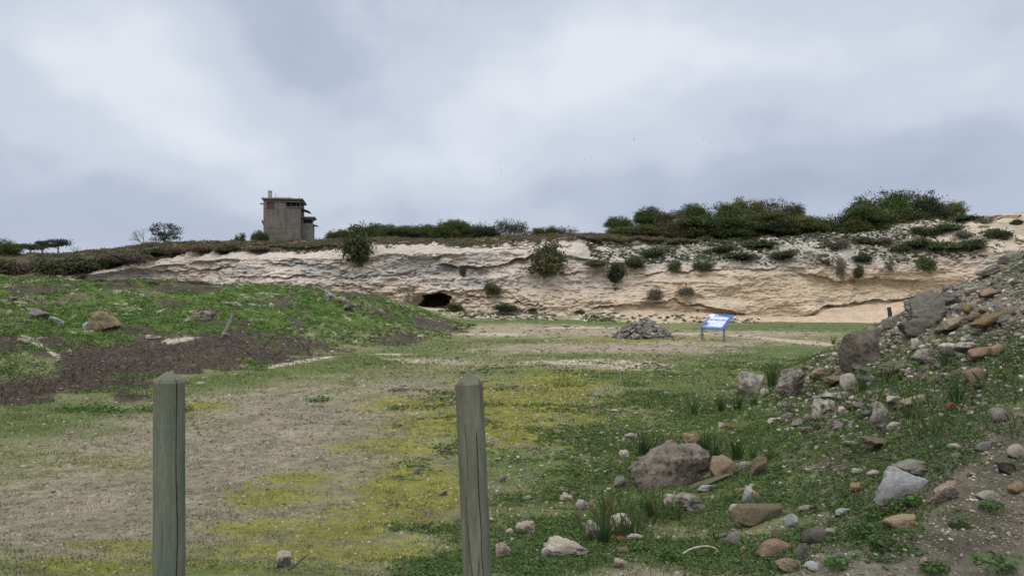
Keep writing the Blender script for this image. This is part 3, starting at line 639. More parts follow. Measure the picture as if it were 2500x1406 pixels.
for a in [
 (1512, 536, 66, 'green', 70, 590, 'leftmost small green tree of the dense group on the rim', RG), (1585, 514, 84, 'green', 72, 590, 'round green tree rising second from left in the dense rim group', RG),
 (1645, 522, 90, 'brown', 69, 590, 'brownish thin crown left of the big front green shrub on the rim', RG), (1700, 512, 80, 'green2', 74, 590, 'green crown behind the brownish tree on the rim', RG),
 (1550, 560, 90, 'olive', 66, 592, 'low olive bush at the left foot of the dense rim group', RG),
 (1740, 532, 150, 'green', 65, 592, 'wide mid-green shrub standing foremost at the cliff lip', RG), (1665, 548, 120, 'brown', 66, 592, 'low purplish brown shrub left of the wide green one', RG), (1795, 506, 100, 'green', 72, 590, 'rounded green crown above the wide front shrub', RG),
 (1828, 498, 74, 'olive', 74, 590, 'highest yellow-green crown of the middle rim group', RG), (1860, 528, 120, 'olive', 68, 592, 'olive tree in front of the brown-tipped crown', RG),
 (1905, 497, 92, 'brown', 72, 590, 'crown with brown tips right of the yellow-green one', RG), (1945, 508, 56, 'grey', 73, 590, 'sparse grey-brown crown at the right shoulder of the group', RG),
 (1935, 540, 110, 'olive', 69, 592, 'broad olive green tree under the sparse grey one', RG), (2000, 540, 90, 'dark', 70, 590, 'low dark tree at the right end of the dense group', RG),
 (1880, 552, 130, 'dark', 67, 592, 'dark shrub low behind the cliff lip', RG), (2040, 543, 44, 'grey', 75, 590, 'small grey-green tree alone in the gap between two groups', RG),
 (2112, 514, 130, 'green', 66, 592, 'low spreading green tree at the left of the right-hand clump', RR), (2158, 478, 120, 'green', 70, 590, 'tall green tree with the highest crown on the right', RR), (2180, 520, 130, 'green2', 67, 592, 'green tree in the front middle of the right-hand clump', RR),
 (2228, 478, 110, 'brown', 71, 590, 'tall brownish thin crown in the right-hand clump', RR), (2262, 500, 100, 'dark', 69, 588, 'dark crown between the brownish and rightmost trees', RR), (2306, 500, 86, 'olive', 70, 575, 'rightmost rounded olive tree above the pale hill', RR), (2240, 525, 110, 'dark', 67, 586, 'dark low tree at the foot of the brownish crown', RR), (2090, 545, 70, 'olive', 65, 592, 'small olive shrub at the clump\'s left foot', RR),
 (828, 568, 56, 'green', 82, 590, 'low green bush just right of the watchtower', RM_), (905, 553, 70, 'green', 80, 590, 'green tree behind the tall cliff bush', RM_), (950, 556, 70, 'green', 78, 590, 'green tree under the bare purple branches', RM_),
 (990, 560, 80, 'olive', 78, 590, 'low yellowish green hedge-like tree in the middle rim row', RM_), (1040, 556, 80, 'green', 77, 590, 'green bush beneath the pale leafless crown', RM_), (1095, 548, 70, 'green2', 78, 590, 'rounded green tree fifth along the middle rim row', RM_),
 (1135, 549, 64, 'green', 79, 590, 'green tree next to the row\'s right end', RM_), (1178, 550, 40, 'grey', 80, 590, 'small greyish tree ending the middle rim row', RM_), (1236, 543, 56, 'grey', 82, 590, 'grey-green round tree standing left of a pair', 'pair of round grey-green trees'), (1264, 546, 50, 'grey', 81, 590, 'grey-green round tree standing right of a pair', 'pair of round grey-green trees'),
 (587, 577, 22, 'green', 95, 592, 'tiny round tree at a distance left of the watchtower', RM_), (630, 571, 36, 'green', 93, 592, 'round green tree against the left wall of the watchtower', RM_), (645, 579, 26, 'dark', 92, 592, 'small dark bush at the left foot of the watchtower', RM_),
 (0, 592, 90, 'green', 60, 650, 'dark green round tree cut by the left edge', RM_), (1380, 560, 60, 'grey', 80, 590, 'thin low scrub tree on the rim before the dense group', RM_), (1330, 563, 60, 'olive', 80, 590, 'low thin scrub on the rim right of the round pair', RM_),
 (965, 566, 90, 'dark', 75, 592, 'dark low shrub in front of the middle rim row', RM_), (1180, 562, 70, 'dark', 76, 592, 'dark low shrub right of the middle rim row', RM_), (860, 564, 60, 'green', 84, 592, 'green bush half hidden left of the tall cliff bush', RM_)]:
    tree(a[0], a[1]-6, *a[2:])

def branchy(seed, h, w, lean=0, depth=4, r0=.07, nb=4):
    rr = random.Random(seed); g = []
    def grow(p, d, ln, r, k):
        q = [p[i]+d[i]*ln*.5+rr.uniform(-.06, .06)*ln for i in range(3)]; e_ = [p[i]+d[i]*ln+rr.uniform(-.05, .05)*ln for i in range(3)]
        g.append(tube_geo([p, q, e_], [r, r*.8, r*.55], 5 if k > 1 else 4))
        if k == 0: return
        for _ in range(rr.choice((2, 3))):
            nd = [d[i]+rr.uniform(-.75, .75) for i in range(3)]; nd[2] += .12; l_ = math.sqrt(sum(v*v for v in nd)); nd = [v/l_ for v in nd]
            grow(e_, nd, ln*rr.uniform(.6, .8), r*.55, k-1)
    for i in range(nb):
        a = rr.uniform(0, 6.28); d = (math.cos(a)*w/h*.8+lean, math.sin(a)*w/h*.5, 1); l_ = math.sqrt(sum(v*v for v in d)); grow((0, 0, -.2), tuple(v/l_ for v in d), h*.38, r0, depth)
    return joint(g)
def baretree(px, ytop, wpx, Y, ybase, label, seed, lean=0, mat=M_DRY, r0=.07):
    X = (px-CX)*Y/F; zb = CZ+(CY-ybase)*Y/F; h = (CY-ytop)*Y/F+CZ-zb
    V, Fc = branchy(seed, h*.85, wpx*Y/F/2, lean, r0=r0); 
    o = empty('bare_tree', (X, Y, zb), label=label, cat='bare tree', group='leafless trees on the rim'); link('branches', npmesh('branches', V, Fc, mat, None, True), o); return o
baretree(352, 546, 60, 75, 594, 'bare dead tree with spreading branches left of the flat-topped tree', 5, -.6, M_DRY, .06)
baretree(945, 540, 46, 82, 570, 'bare purple-grey crown above the middle rim row', 6, 0, M_DRY, .04)
baretree(1032, 536, 60, 82, 570, 'pale leafless crown right of the purple-grey one', 8, 0, M_DRY, .04)
baretree(186, 592, 40, 90, 614, 'small bare tree right of the far flat-topped pines', 9, 0, M_DRY, .04)
baretree(1410, 560, 30, 80, 574, 'low bare twiggy shrub before the dense rim group', 10, 0, M_DRY, .03)

def umbrella(px, ytop, wpx, Y, ybase, label, seed, layers):
    X = (px-CX)*Y/F; zb = CZ+(CY-ybase)*Y/F; h = (CY-ytop)*Y/F+CZ-zb; w = wpx*Y/F
    o = empty('umbrella_pine', (X, Y, zb), label=label, cat='tree', group='flat-topped trees on the rim')
    lob = [(lx*w, 0, lz*h, lw*w, lw*w*.7, .06*h+.04) for lx, lz, lw in layers]
    Ps = crown_mesh('crown_flat', lob, 2600, .07, [(.035, .048, .028)]); link('crown', Ps, o)
    g = [tube_geo([(0, 0, -.5), (.05*w, 0, h*.4), (0, 0, h*.92)], [.09, .07, .03])]
    for lx, lz, lw in layers:
        for s_1 in (-1, 0, 1):
            g.append(tube_geo([(0, 0, lz*h*.55), (lx*w*.5, 0, lz*h*.8), ((lx+s_1*lw*.6)*w, 0, lz*h)], [.04, .03, .012], 4))
    link('trunk', npmesh('trunk_flat', *joint(g), M_BARK, None, True), o)
umbrella(400, 549, 92, 78, 594, 'dark flat-topped tree with layered branches beside the dead tree', 1, [(-.02, .95, .26), (.25, .78, .2), (-.2, .72, .18), (.3, .55, .2), (.1, .45, .26), (-.15, .5, .2), (.15, .3, .3), (-.1, .2, .25)])
umbrella(72, 599, 64, 85, 618, 'low flat-topped pine second from the left edge', 2, [(0, .9, .4), (-.2, .7, .25), (.25, .6, .25)])
umbrella(140, 588, 60, 88, 616, 'taller flat-topped pine left of the small bare tree', 3, [(0, .92, .4), (.2, .7, .28), (-.2, .55, .25)])
umbrella(102, 592, 30, 92, 616, 'thin flat pine between the low and the taller ones', 4, [(0, .9, .4), (.1, .6, .25)])

# ------------------------------------------------------------------ bushes on the face
def bushmesh(name, cols, n, leaf, seed, hang=0., twig=False):
    rr = random.Random(seed); lob = [(0, 0, 0, .42, .36, .4)]
    for i in range(7):
        a = rr.uniform(0, 6.28); lob.append((math.cos(a)*.25, math.sin(a)*.2, rr.uniform(-.2, .25), rr.uniform(.15, .26), rr.uniform(.14, .22), rr.uniform(.15, .26)))
    if hang:
        for i in range(6): lob.append((rr.uniform(-.12, .12), rr.uniform(-.1, .0), -.15-.12*i*hang, .15-.012*i, .1, .12))
    m = crown_mesh(name, lob, n, leaf, cols); return m
BM = {'dark': bushmesh('bush_dark', [(.038, .055, .022), (.05, .062, .026), (.075, .088, .036)], 2600, .05, 1), 'olive': bushmesh('bush_olive', [(.085, .09, .038), (.07, .075, .032)], 2600, .05, 2), 'hang': bushmesh('bush_hanging', [(.042, .055, .025)], 2200, .05, 3, .9),
      'grey': bushmesh('bush_grey', [(.14, .125, .11), (.11, .10, .09)], 1500, .045, 4, .7), 'brown': bushmesh('bush_brown', [(.095, .072, .058), (.075, .062, .05)], 2000, .045, 5), 'green': bushmesh('bush_green', [(.055, .085, .025), (.06, .075, .03)], 2000, .055, 6), 'purple': bushmesh('bush_purple', [(.12, .095, .09), (.10, .085, .075)], 1700, .04, 7)}
def stemmesh():
    g = []; rr = random.Random(4)
    for i in range(8):
        a = rr.uniform(0, 6.28); g.append(tube_geo([(0, .2, -.25), (math.cos(a)*.15, .05, -.05), (math.cos(a)*.33, -.05+math.sin(a)*.2, rr.uniform(-.1, .33))], [.02, .014, .006], 4))
    return npmesh('stems', *joint(g), M_BARK, None, True)
STEM = stemmesh()
def bush(px, py, w, h, kind, label, group='bushes growing on the quarry face', on='c', Y=None):
    p = pickc(px, py) if on == 'c' else pick(px, py)
    if p is None: return
    Y = p[1]; sx_ = w*Y/F; sz_ = h*Y/F
    if h > 90: p = np.array([p[0], Y-1.5, CZ-(py-CY)*(Y-1.5)/F]); Y = Y-1.5+.35*sx_
    o = empty('bush', (p[0], Y-.35*sx_, p[2]), label=label, cat='bush', group=group)
    link('foliage', BM[kind], o, rot=(0, 0, random.uniform(0, 6)), sc=(sx_*1.1, sx_*1.0, sz_*1.15)); link('stem', STEM, o, sc=(sx_, sx_*.6, sz_)); return o
for a in [(881, 612, 66, 104, 'dark', 'tall dark green bush standing on the cliff lip'), (1337, 645, 84, 84, 'olive', 'large round olive bush in the middle of the cliff face'), (1204, 709, 34, 32, 'olive', 'small round bush low on the face between cave and big bush'),
          (1131, 668, 13, 34, 'dark', 'thin dark plant hanging above and right of the cave'), (1502, 668, 42, 50, 'hang', 'dark hanging bush with a trailing tail on the middle face'), (1548, 643, 52, 30, 'dark', 'dark wide bush above and right of the hanging one'), (1455, 645, 60, 16, 'olive', 'thin streak of scrub left of the hanging bush'),
          (1590, 619, 52, 26, 'dark', 'flat dark bush upper left of the grey slope'), (1642, 654, 32, 26, 'green', 'small green bush on the ledge under the grey slope'), (1712, 651, 42, 22, 'dark', 'dark cushion bush on the ledge above the sign'), (2093, 667, 24, 36, 'dark', 'narrow dark oval bush hanging on the right face'),
          (2050, 652, 26, 54, 'grey', 'grey trailing bush left of the narrow oval one'), (2254, 650, 40, 44, 'green', 'green and yellow bush on the far right face'), (1597, 722, 38, 40, 'purple', 'dry purplish bush hanging low on the right-hand face'), (1668, 712, 46, 32, 'purple', 'dry grey twiggy bush right of the dry purplish one'),
          (1110, 751, 44, 18, 'olive', 'low olive bush at the foot of the face right of the cave'), (1235, 752, 50, 22, 'dark', 'low dark scrub at the foot of the face below the small round bush'), (1300, 757, 22, 10, 'dark', 'small dark clump on sand right of the low scrub'), (1415, 762, 26, 10, 'olive', 'small olive clump on sand left of the cairn'),
          (1705, 757, 5, 5, 'dark', 'tiny dark plant on sand'), (2240, 743, 14, 12, 'brown', 'small brown plant on the sand slope by the rock bank'), (1850, 602, 84, 26, 'green', 'dark green spreading scrub in the middle of the grey slope'), (1795, 628, 84, 18, 'green', 'low green mat of scrub under the dark spreading one'),
          (1905, 625, 60, 22, 'dark', 'dark scrub at the right end of the green mat'), (1765, 612, 60, 22, 'green', 'green scrub left of the dark spreading one'), (2035, 600, 60, 24, 'grey', 'greyish scrub on the rubble slope left of the hill'), (2100, 632, 48, 26, 'dark', 'dark streak of scrub running down the rubble slope'), (2170, 650, 20, 20, 'grey', 'grey tuft under the scrub streak'),
          (2228, 598, 66, 30, 'dark', 'wide dark bush patch on the pale hill'), (2290, 606, 84, 30, 'green', 'large dark bush patch right of the wide one on the hill'), (2190, 610, 40, 26, 'dark', 'dark clump at left of the hill bushes'), (2360, 604, 60, 34, 'dark', 'dark bush at the right of the hill patches'), (2426, 577, 56, 34, 'dark', 'dark bush high on the tan hill'),
          (2250, 568, 60, 26, 'dark', 'dark bush on the upper shoulder of the hill'), (2310, 560, 60, 24, 'green', 'green bush right under the hilltop'), (2400, 543, 36, 32, 'grey', 'grey trailing bush near the hilltop'), (2345, 536, 60, 16, 'green', 'flat green bush along the hilltop'), (2480, 545, 26, 16, 'dark', 'small dark bush right of the hilltop'),
          (2470, 548, 20, 14, 'dark', 'tiny dark bush by the right frame edge'), (2100, 592, 60, 22, 'dark', 'dark scrub below the right-hand trees'), (2150, 590, 50, 22, 'grey', 'grey scrub below the right-hand trees'), (2010, 640, 26, 14, 'brown', 'brown tuft at the top edge of the tan face'), (2345, 575, 50, 20, 'grey', 'grey bush in the middle of the hill')]:
    bush(*a)
LG = 'bushes at the left end of the cliff'
for px, py, w, h, k, lb in [(355, 633, 62, 34, 'purple', 'large purplish dry bush on the pale left face'), (300, 614, 90, 30, 'brown', 'brown bush on the lip above the large purplish one'), (190, 640, 90, 44, 'dark', 'dark bush cluster left of the pale face'), (130, 640, 60, 44, 'dark', 'dark bush further left of the cluster'),
        (225, 655, 50, 40, 'dark', 'dark bush hanging over the left end of the pale face'), (155, 668, 30, 44, 'grey', 'grey dry bush drooping at the left end'), (60, 655, 80, 40, 'brown', 'brown scrub bush near the left edge'), (20, 650, 70, 44, 'olive', 'olive bush at the left edge'), (265, 637, 60, 34, 'brown', 'brown bush over the left face'),
        (90, 690, 80, 24, 'purple', 'low dry scrub between mound and left slope'), (250, 612, 60, 26, 'dark', 'dark small bush on the left rim'), (230, 592, 40, 18, 'olive', 'olive tuft high on the left rim'), (385, 608, 60, 20, 'dark', 'dark bush on the lip below the flat-topped tree'),
        (430, 600, 50, 18, 'brown', 'brown bush right of the flat-topped tree'), (500, 612, 70, 20, 'brown', 'brown bush on the lip left of the watchtower'), (560, 603, 60, 20, 'olive', 'olive bush on the lip left of the watchtower'), (275, 655, 24, 16, 'brown', 'small brown tuft on the pale left face'), (640, 608, 60, 14, 'brown', 'low brown bush below the watchtower')]:
    bush(px, py, w, h, k, lb, LG)
for px, py, w, h, k, lb in [(295, 689, 34, 14, 'brown', 'rust brown clump where mound meets the pale face'), (380, 692, 40, 12, 'purple', 'dry clump right of the rust brown one'), (250, 688, 30, 14, 'brown', 'brown clump left of the rust brown one'), (480, 691, 90, 12, 'brown', 'long low brown scrub on the mound crest')]:
    bush(px, py, w, h, k, lb, 'dry clumps on the mound crest', 'g')

def scree():
    F0 = ico(1)[1]; V0 = ico(1)[0]; Vs, Fs, Cs, k0 = [], [], [], 0
    def put(x, y, z, s, c):
        nonlocal k0
        P = V0*(1+.35*RNG.uniform(-1, 1, (len(V0), 1)))*np.array([s, s*.8, s*RNG.uniform(.4, .8)]); Vs.append(P+np.array([x, y, z])); Fs.append(F0+k0); k0 += len(V0); Cs.append(np.tile(np.array(c)*RNG.uniform(.7, 1.1), (len(V0), 1)))
    for _ in range(2600):
        i = int(np.clip(np.searchsorted(cpx, RNG.uniform(1440, 2540)), 0, NC-1)); k = TW+int(RNG.uniform(0, .98)*(TSn-1))-1
        put(Xc2[k, i], Yc2[k, i], Zc2[k, i], .04+.13*RNG.random()**2.5, [(.44, .405, .36), (.32, .305, .28), (.22, .215, .20)][RNG.integers(0, 3)])
    for _ in range(500):
        i = int(np.clip(np.searchsorted(cpx, RNG.uniform(200, 1460)), 0, NC-1)); k = TW+int(RNG.uniform(0, .98)*(TSn-1))-1
        put(Xc2[k, i], Yc2[k, i], Zc2[k, i], .04+.10*RNG.random()**2.5, [(.50, .45, .40), (.40, .36, .31)][RNG.integers(0, 2)])
    for _ in range(700):
        i = int(np.clip(np.searchsorted(spx, RNG.uniform(1070, 1860)), 0, len(spx)-1)); k = int(RNG.random()**1.5*40)
        put(SXX[k, i], SY[k, i], SZ[k, i], .03+.10*RNG.random()**3, [(.50, .46, .39), (.42, .36, .29)][RNG.integers(0, 2)])
    return npmesh('scree', np.vstack(Vs), np.vstack(Fs), M_TWIG, np.vstack(Cs))
tag(link('scree', scree()), label='pale rubble on the slope above and at the foot of the face', kind='stuff')
# low scrub covering rim and slopes: nobody could count it
def scrub():
    Ps, Cs, Ss = [], [], []
    def clump(p, r, col, n=60, leaf=.055):
        d = rdirs(n); d[:, 2] = np.abs(d[:, 2]); P = np.array(p)+d*RNG.uniform(.3, 1, (n, 1))*np.array([r, r, r*.62])
        Ps.append(P); Cs.append(np.array(col)*(1+.3*RNG.uniform(-1, 1, (n, 1)))); Ss.append(leaf*RNG.uniform(.6, 1.5, n))
    pal = [(.095, .085, .045), (.10, .075, .05), (.075, .075, .035), (.12, .10, .07), (.06, .065, .03)]
    for _ in range(4200):                                                   # along the rim
        px = RNG.uniform(-100, 2550); i = int(np.clip(np.searchsorted(cpx, px), 0, NC-1)); q = RNG.uniform(0, 1)**1.5*9-.8*(px > 1450)
        Y = Y0h[0, i]+q; 
        if px > 2180 and RNG.random() < .75: continue
        j = float(np.interp(Y, HY[:, i], HZ[:, i])); r = RNG.uniform(.16, .34)+.3*RNG.random()**3
        clump(((px-CX)*Yat(i, Y)/F, Y, j-.05), r, pal[RNG.integers(0, 5)], int(50+90*r))
    for _ in range(4800):                                                   # spilling over the slope
        i = RNG.integers(0, NC); px = cpx[i]
        if px < -100 or px > 2560: continue
        t = RNG.uniform(0, 1)
        lo = .55 if px < 1450 else .0
        if px < 180: lo = -.5
        if px > 2180 and RNG.random() < .7: continue
        if t < lo: continue
        if px < 1450 and px > 180 and RNG.random() > (t-.1): continue
        k = TW+int(np.clip(t, 0, .999)*(TSn-1))-1
        if px < 180: k = RNG.integers(60, TW+TSn-2)
        nz = fbm(Xc2[k, i]*.35, Zc2[k, i]*.7, o=3, seed=131)
        if nz < (-.12 if px > 180 else -.9): continue
        r = RNG.uniform(.10, .26)+.2*RNG.random()**3; c = pal[RNG.integers(0, 5)]
        if px > 1450: c = [(.055, .068, .03), (.08, .082, .045), (.10, .095, .07)][RNG.integers(0, 3)]
        clump((Xc2[k, i], Yc2[k, i], Zc2[k, i]-.05), r, c, int(40+90*r), .05)
    for _ in range(3600):                                                   # grey-green mat on the rubble slope
        i = int(np.clip(np.searchsorted(cpx, RNG.uniform(1440, 2540)), 0, NC-1)); k = TW+int(RNG.uniform(0, .98)*(TSn-1))-1
        nz = fbm(Xc2[k, i]*.45, Zc2[k, i]*.9+Yc2[k, i]*.3, o=4, seed=135, g=.6)
        if nz < (-.04 if cpx[i] < 2180 else .0): continue
        clump((Xc2[k, i], Yc2[k, i]-.05, Zc2[k, i]), RNG.uniform(.07, .2), [(.058, .066, .034), (.085, .085, .052), (.11, .105, .08), (.045, .055, .026)][RNG.integers(0, 4)], 34, .05)
    for _ in range(420):                                                   # foot of the face
        px = RNG.uniform(1075, 1830); i = int(np.clip(np.searchsorted(spx, px), 0, len(spx)-1))
        u = RNG.uniform(0, .75)**(1.0 if px < 1500 else 1.8)*.9; k = int(u*.48*89)+1
        if fbm(SXX[k, i]*.8, SY[k, i]*1.2, seed=133) < (-.1 if px < 1500 else .05): continue
        clump((SXX[k, i], SY[k, i], SZ[k, i]), RNG.uniform(.08, .26), [(.06, .07, .035), (.09, .085, .05), (.065, .085, .035)][RNG.integers(0, 3)], 40, .045)
    return leafmesh('scrub', np.vstack(Ps), np.concatenate(Ss), np.vstack(Cs), M_LEAF)
def Yat(i, Y): return float(np.interp(Y, HY[:, i], HX0[:, i]*F/np.where(abs(cpx[i]-CX) < 1, 1e9, (cpx[i]-CX)))) if abs(cpx[i]-CX) > 1 else Y
tag(link('scrub', scrub()), label='low brown and olive scrub covering rim and slopes', kind='stuff')

# ------------------------------------------------------------------ watchtower
def rotbox(x0, x1, y0, y1, z0, z1):
    V = [(x, y, z) for z in (z0, z1) for y in (y0, y1) for x in (x0, x1)]
    return V, [(0, 2, 3, 1), (4, 5, 7, 6), (0, 1, 5, 4), (2, 6, 7, 3), (0, 4, 6, 2), (1, 3, 7, 5)]
def bevmesh(name, geos, mat, bev=.02):
    V, Fc = joint(geos) if isinstance(geos, list) else geos
    me = bpy.data.meshes.new(name); me.from_pydata([tuple(v) for v in V], [], Fc); bm = bmesh.new(); bm.from_mesh(me)
    if bev: bmesh.ops.bevel(bm, geom=bm.edges[:], offset=bev, segments=1, affect='EDGES')
    bmesh.ops.recalc_face_normals(bm, faces=bm.faces[:]); bm.to_mesh(me); bm.free(); me.materials.append(mat); return me
def mat_concrete():
    m, t, b = newmat('board_marked_concrete')
    c = N(t, 'ShaderNodeTexCoord'); s = N(t, 'ShaderNodeSeparateXYZ'); t.links.new(c.outputs['Object'], s.inputs[0])
    n1 = texn(t, 'noise', .9, 7, rough=.65); n2 = texn(t, 'noise', 5, 6, stretch=(1, 1, .6), rough=.7); n3 = texn(t, 'noise', 1.1, 4, stretch=(.15, .15, 9))
    cc_ = mixrgb(t, (.104, .102, .090, 1), (.068, .067, .061, 1), mrange(t, n1.outputs[0], .35, .65, 0, 1))
    cc_ = scalecol(t, cc_, mrange(t, n2.outputs[0], .3, .7, .82, 1.18)); cc_ = scalecol(t, cc_, mrange(t, n3.outputs[0], .35, .65, .82, 1.2))
    n6 = texn(t, 'noise', 1.3, 6, stretch=(2.2, 2.2, .25), rough=.65); cc_ = scalecol(t, cc_, mrange(t, n6.outputs[0], .42, .64, 1.1, .68))
    w = N(t, 'ShaderNodeMath', operation='PINGPONG'); t.links.new(s.outputs[2], w.inputs[0]); w.inputs[1].default_value = .78
    ln = mrange(t, w.outputs[0], .02, .07, 1, 0); n4 = texn(t, 'noise', 2, 3); lm = N(t, 'ShaderNodeMath', operation='MULTIPLY'); t.links.new(ln, lm.inputs[0]); t.links.new(mrange(t, n4.outputs[0], .45, .6, 0, .55), lm.inputs[1])
    cc_ = mixrgb(t, cc_, (.21, .195, .165, 1), lm.outputs[0])
    # rust-stained corner
    gx = mrange(t, s.outputs[0], -4.6, -3.2, 1, 0); gz_ = mrange(t, s.outputs[2], 3.0, 5.0, 0, 1); g = N(t, 'ShaderNodeMath', operation='MULTIPLY'); t.links.new(gx, g.inputs[0]); t.links.new(gz_, g.inputs[1])
    g2 = N(t, 'ShaderNodeMath', operation='MULTIPLY'); t.links.new(g.outputs[0], g2.inputs[0]); t.links.new(mrange(t, n1.outputs[0], .3, .7, .3, .8), g2.inputs[1])
    cc_ = mixrgb(t, cc_, (.15, .105, .085, 1), g2.outputs[0])
    t.links.new(cc_, b.inputs['Base Color']); b.inputs['Roughness'].default_value = .92; addbump(t, b, [(n2.outputs[0], .5, .04), (n3.outputs[0], .4, .03)]); return m
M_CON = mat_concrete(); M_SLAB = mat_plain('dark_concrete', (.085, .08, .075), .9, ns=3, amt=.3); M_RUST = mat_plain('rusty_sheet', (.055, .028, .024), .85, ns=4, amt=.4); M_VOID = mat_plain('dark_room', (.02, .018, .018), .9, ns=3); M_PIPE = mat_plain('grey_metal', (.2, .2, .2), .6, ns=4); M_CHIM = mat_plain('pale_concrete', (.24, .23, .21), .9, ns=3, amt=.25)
k_ = 110/F; zof = lambda py: (703-py)*k_+CZ
TZ = 7.0   # tower base height
tw_ = empty('watchtower', ((733.8-CX)*k_, 110, TZ), math.radians(10.5), label='abandoned concrete watchtower standing behind the cliff rim', cat='watchtower')
def lx(px): return (px-733.8)*k_/math.cos(math.radians(10.5))
def lz(py): return zof(py)-TZ
def tb(name, mat, *b, bev=.03, parent=None, inv=None):
    return link(name, bevmesh(name, [rotbox(*q) for q in b], mat, bev), parent or tw_)
xl = lx(648)
# wall with real openings: rust window left, long dark window that wraps the corner
zt, zb_ = lz(489), -1.5; w0, w1 = lz(505), lz(495); r0, r1 = lz(512), lz(495)
Wd = 7.0; th = .3
tb('wall', M_CON,
   (xl, 0, 0, th, zb_, r0), (xl, lx(655.5), 0, th, r0+.001, zt), (lx(655.5)+.001, lx(673.5)-.001, 0, th, r1, zt), (lx(673.5), lx(701), 0, th, r0+.001, zt),
   (lx(701)+.001, 0, 0, th, r0+.001, w0), (lx(701)+.001, 0, 0, th, w1, zt),
   (-th, 0, th+.001, Wd, zb_, w0), (-th, 0, th+.001, Wd, w1, zt), (-th, 0, 3.2, Wd, w0+.001, w1-.001), (-.12, 0, 0, .12, w0+.001, w1-.001),
   (xl, xl+th, th+.001, Wd, zb_, zt), (xl+th+.001, -th-.001, Wd-th, Wd, zb_, zt), bev=0)
tb('shutter', M_RUST, (lx(655.5)+.01, lx(673.5)-.01, .1, .16, r0+.01, r1-.01))
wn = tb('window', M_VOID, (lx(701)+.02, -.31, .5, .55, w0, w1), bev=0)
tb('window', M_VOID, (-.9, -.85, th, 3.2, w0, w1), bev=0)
for xx in (712, 724): tb('mullion', M_SLAB, (lx(xx)-.03, lx(xx)+.03, .08, .16, w0+.005, w1-.005), bev=0)
tb('window_hood', M_CON, (lx(698), .28, -.22, -.003, w1, w1+.13), (.003, .28, 0, 3.2, w1, w1+.13))
tb('window_sill', M_SLAB, (lx(699), .2, -.12, -.003, w0-.12, w0-.002), (.003, .2, 0, 3.2, w0-.12, w0-.002))
tb('roof', M_SLAB, (xl-.22, .34, -.28, Wd+.3, zt+.003, zt+.22))
tb('roof_curb', M_CHIM, (lx(669), lx(713), .5, 4, zt+.223, zt+.40))
ch = tb('chimney', M_CHIM, (lx(657.5), lx(666.5), .4, .9, zt+.223, lz(468)), bev=.03)
tb('chimney_cap', M_SLAB, (lx(657), lx(667), .36, .94, lz(468)+.001, lz(466.6)), parent=ch)
for xx, yy in ((647, 480), (676, 472), (705, 480), (731, 480)):
    z1_ = lz(yy); link('rod', npmesh('rod', *tube_geo([(lx(xx), .1, zt+.2), (lx(xx), .1, z1_)], [.035, .03], 6), M_PIPE, None, True), tw_)
# side canopy flap, left brackets
def wedge(x0, x1, y0, y1, za, zb2, t_=.1):
    V = [(x0, y0, za), (x1, y0, zb2), (x1, y1, zb2), (x0, y1, za), (x0, y0, za+t_), (x1, y0, zb2+t_*.5), (x1, y1, zb2+t_*.5), (x0, y1, za+t_)]
    return V, [(0, 1, 2, 3), (7, 6, 5, 4), (0, 4, 5, 1), (1, 5, 6, 2), (2, 6, 7, 3), (3, 7, 4, 0)]
link('canopy', bevmesh('canopy', wedge(.003, 1.1, 1.5, 5.5, lz(508), lz(514), .16), M_SLAB, 0), tw_)
link('bracket', bevmesh('bracket', wedge(xl-.5, xl-.003, .5, 1.2, lz(499.2), lz(498.6), .12), M_SLAB, 0), tw_)
link('bracket', bevmesh('bracket', wedge(xl-.28, xl-.003, .4, 1.6, lz(543), lz(553), .35), M_SLAB, 0), tw_)
# lower annexe on the right
az = lz(531); a0, a1 = lz(543.5), lz(535); ax1 = 1.62
tb('annexe', M_CON, (.003, ax1, 1.0, 1.3, zb_, a0), (.003, ax1, 1.0, 1.3, a1, az), (.003, .3, 1.0, 1.3, a0+.001, a1-.001), (ax1-.14, ax1, 1.0, 1.3, a0+.001, a1-.001),
   (ax1-.25, ax1, 1.301, 4.2, zb_, a0), (ax1-.25, ax1, 1.301, 4.2, a1, az), (.003, ax1-.26, 3.9, 4.2, zb_, az), bev=0)
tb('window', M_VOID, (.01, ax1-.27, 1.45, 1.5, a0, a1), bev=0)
tb('roof', M_SLAB, (-.02+.03, ax1+.3, .7, 4.5, az+.003, az+.2))
link('canopy', bevmesh('canopy', wedge(ax1+.003, ax1+.6, 1.2, 3.2, lz(548), lz(549.6), .16), M_SLAB, 0), tw_)

# ------------------------------------------------------------------ wooden posts
def mat_wood(name, c1, c2):
    m, t, b = newmat(name)
    n1 = texn(t, 'noise', 5, 6, stretch=(4, 4, .5), rough=.6); n2 = texn(t, 'noise', 26, 6, stretch=(3, 3, .22), rough=.7); n3 = texn(t, 'noise', 3, 5); n5 = texn(t, 'noise', 90, 4, stretch=(1, 1, .5))
    c = mixrgb(t, (*c1, 1), (*c2, 1), mrange(t, n1.outputs[0], .36, .64, 0, 1))
    c = scalecol(t, c, mrange(t, n2.outputs[0], .3, .7, .74, 1.26)); c = scalecol(t, c, mrange(t, n5.outputs[0], .3, .7, .9, 1.1))
    c = mixrgb(t, c, (.085, .080, .055, 1), mrange(t, n3.outputs[0], .48, .62, 0, .6))
    a = N(t, 'ShaderNodeAttribute'); a.attribute_name = 'Peb'; c = mixrgb(t, c, (.012, .014, .012, 1), a.outputs['Fac'])  # crack and knot mask; the shade inside the cracks is painted in
    t.links.new(c, b.inputs['Base Color']); b.inputs['Roughness'].default_value = .8; b.inputs['Specular IOR Level'].default_value = .3
    addbump(t, b, [(n2.outputs[0], .5, .004), (n5.outputs[0], .35, .002)]); return m
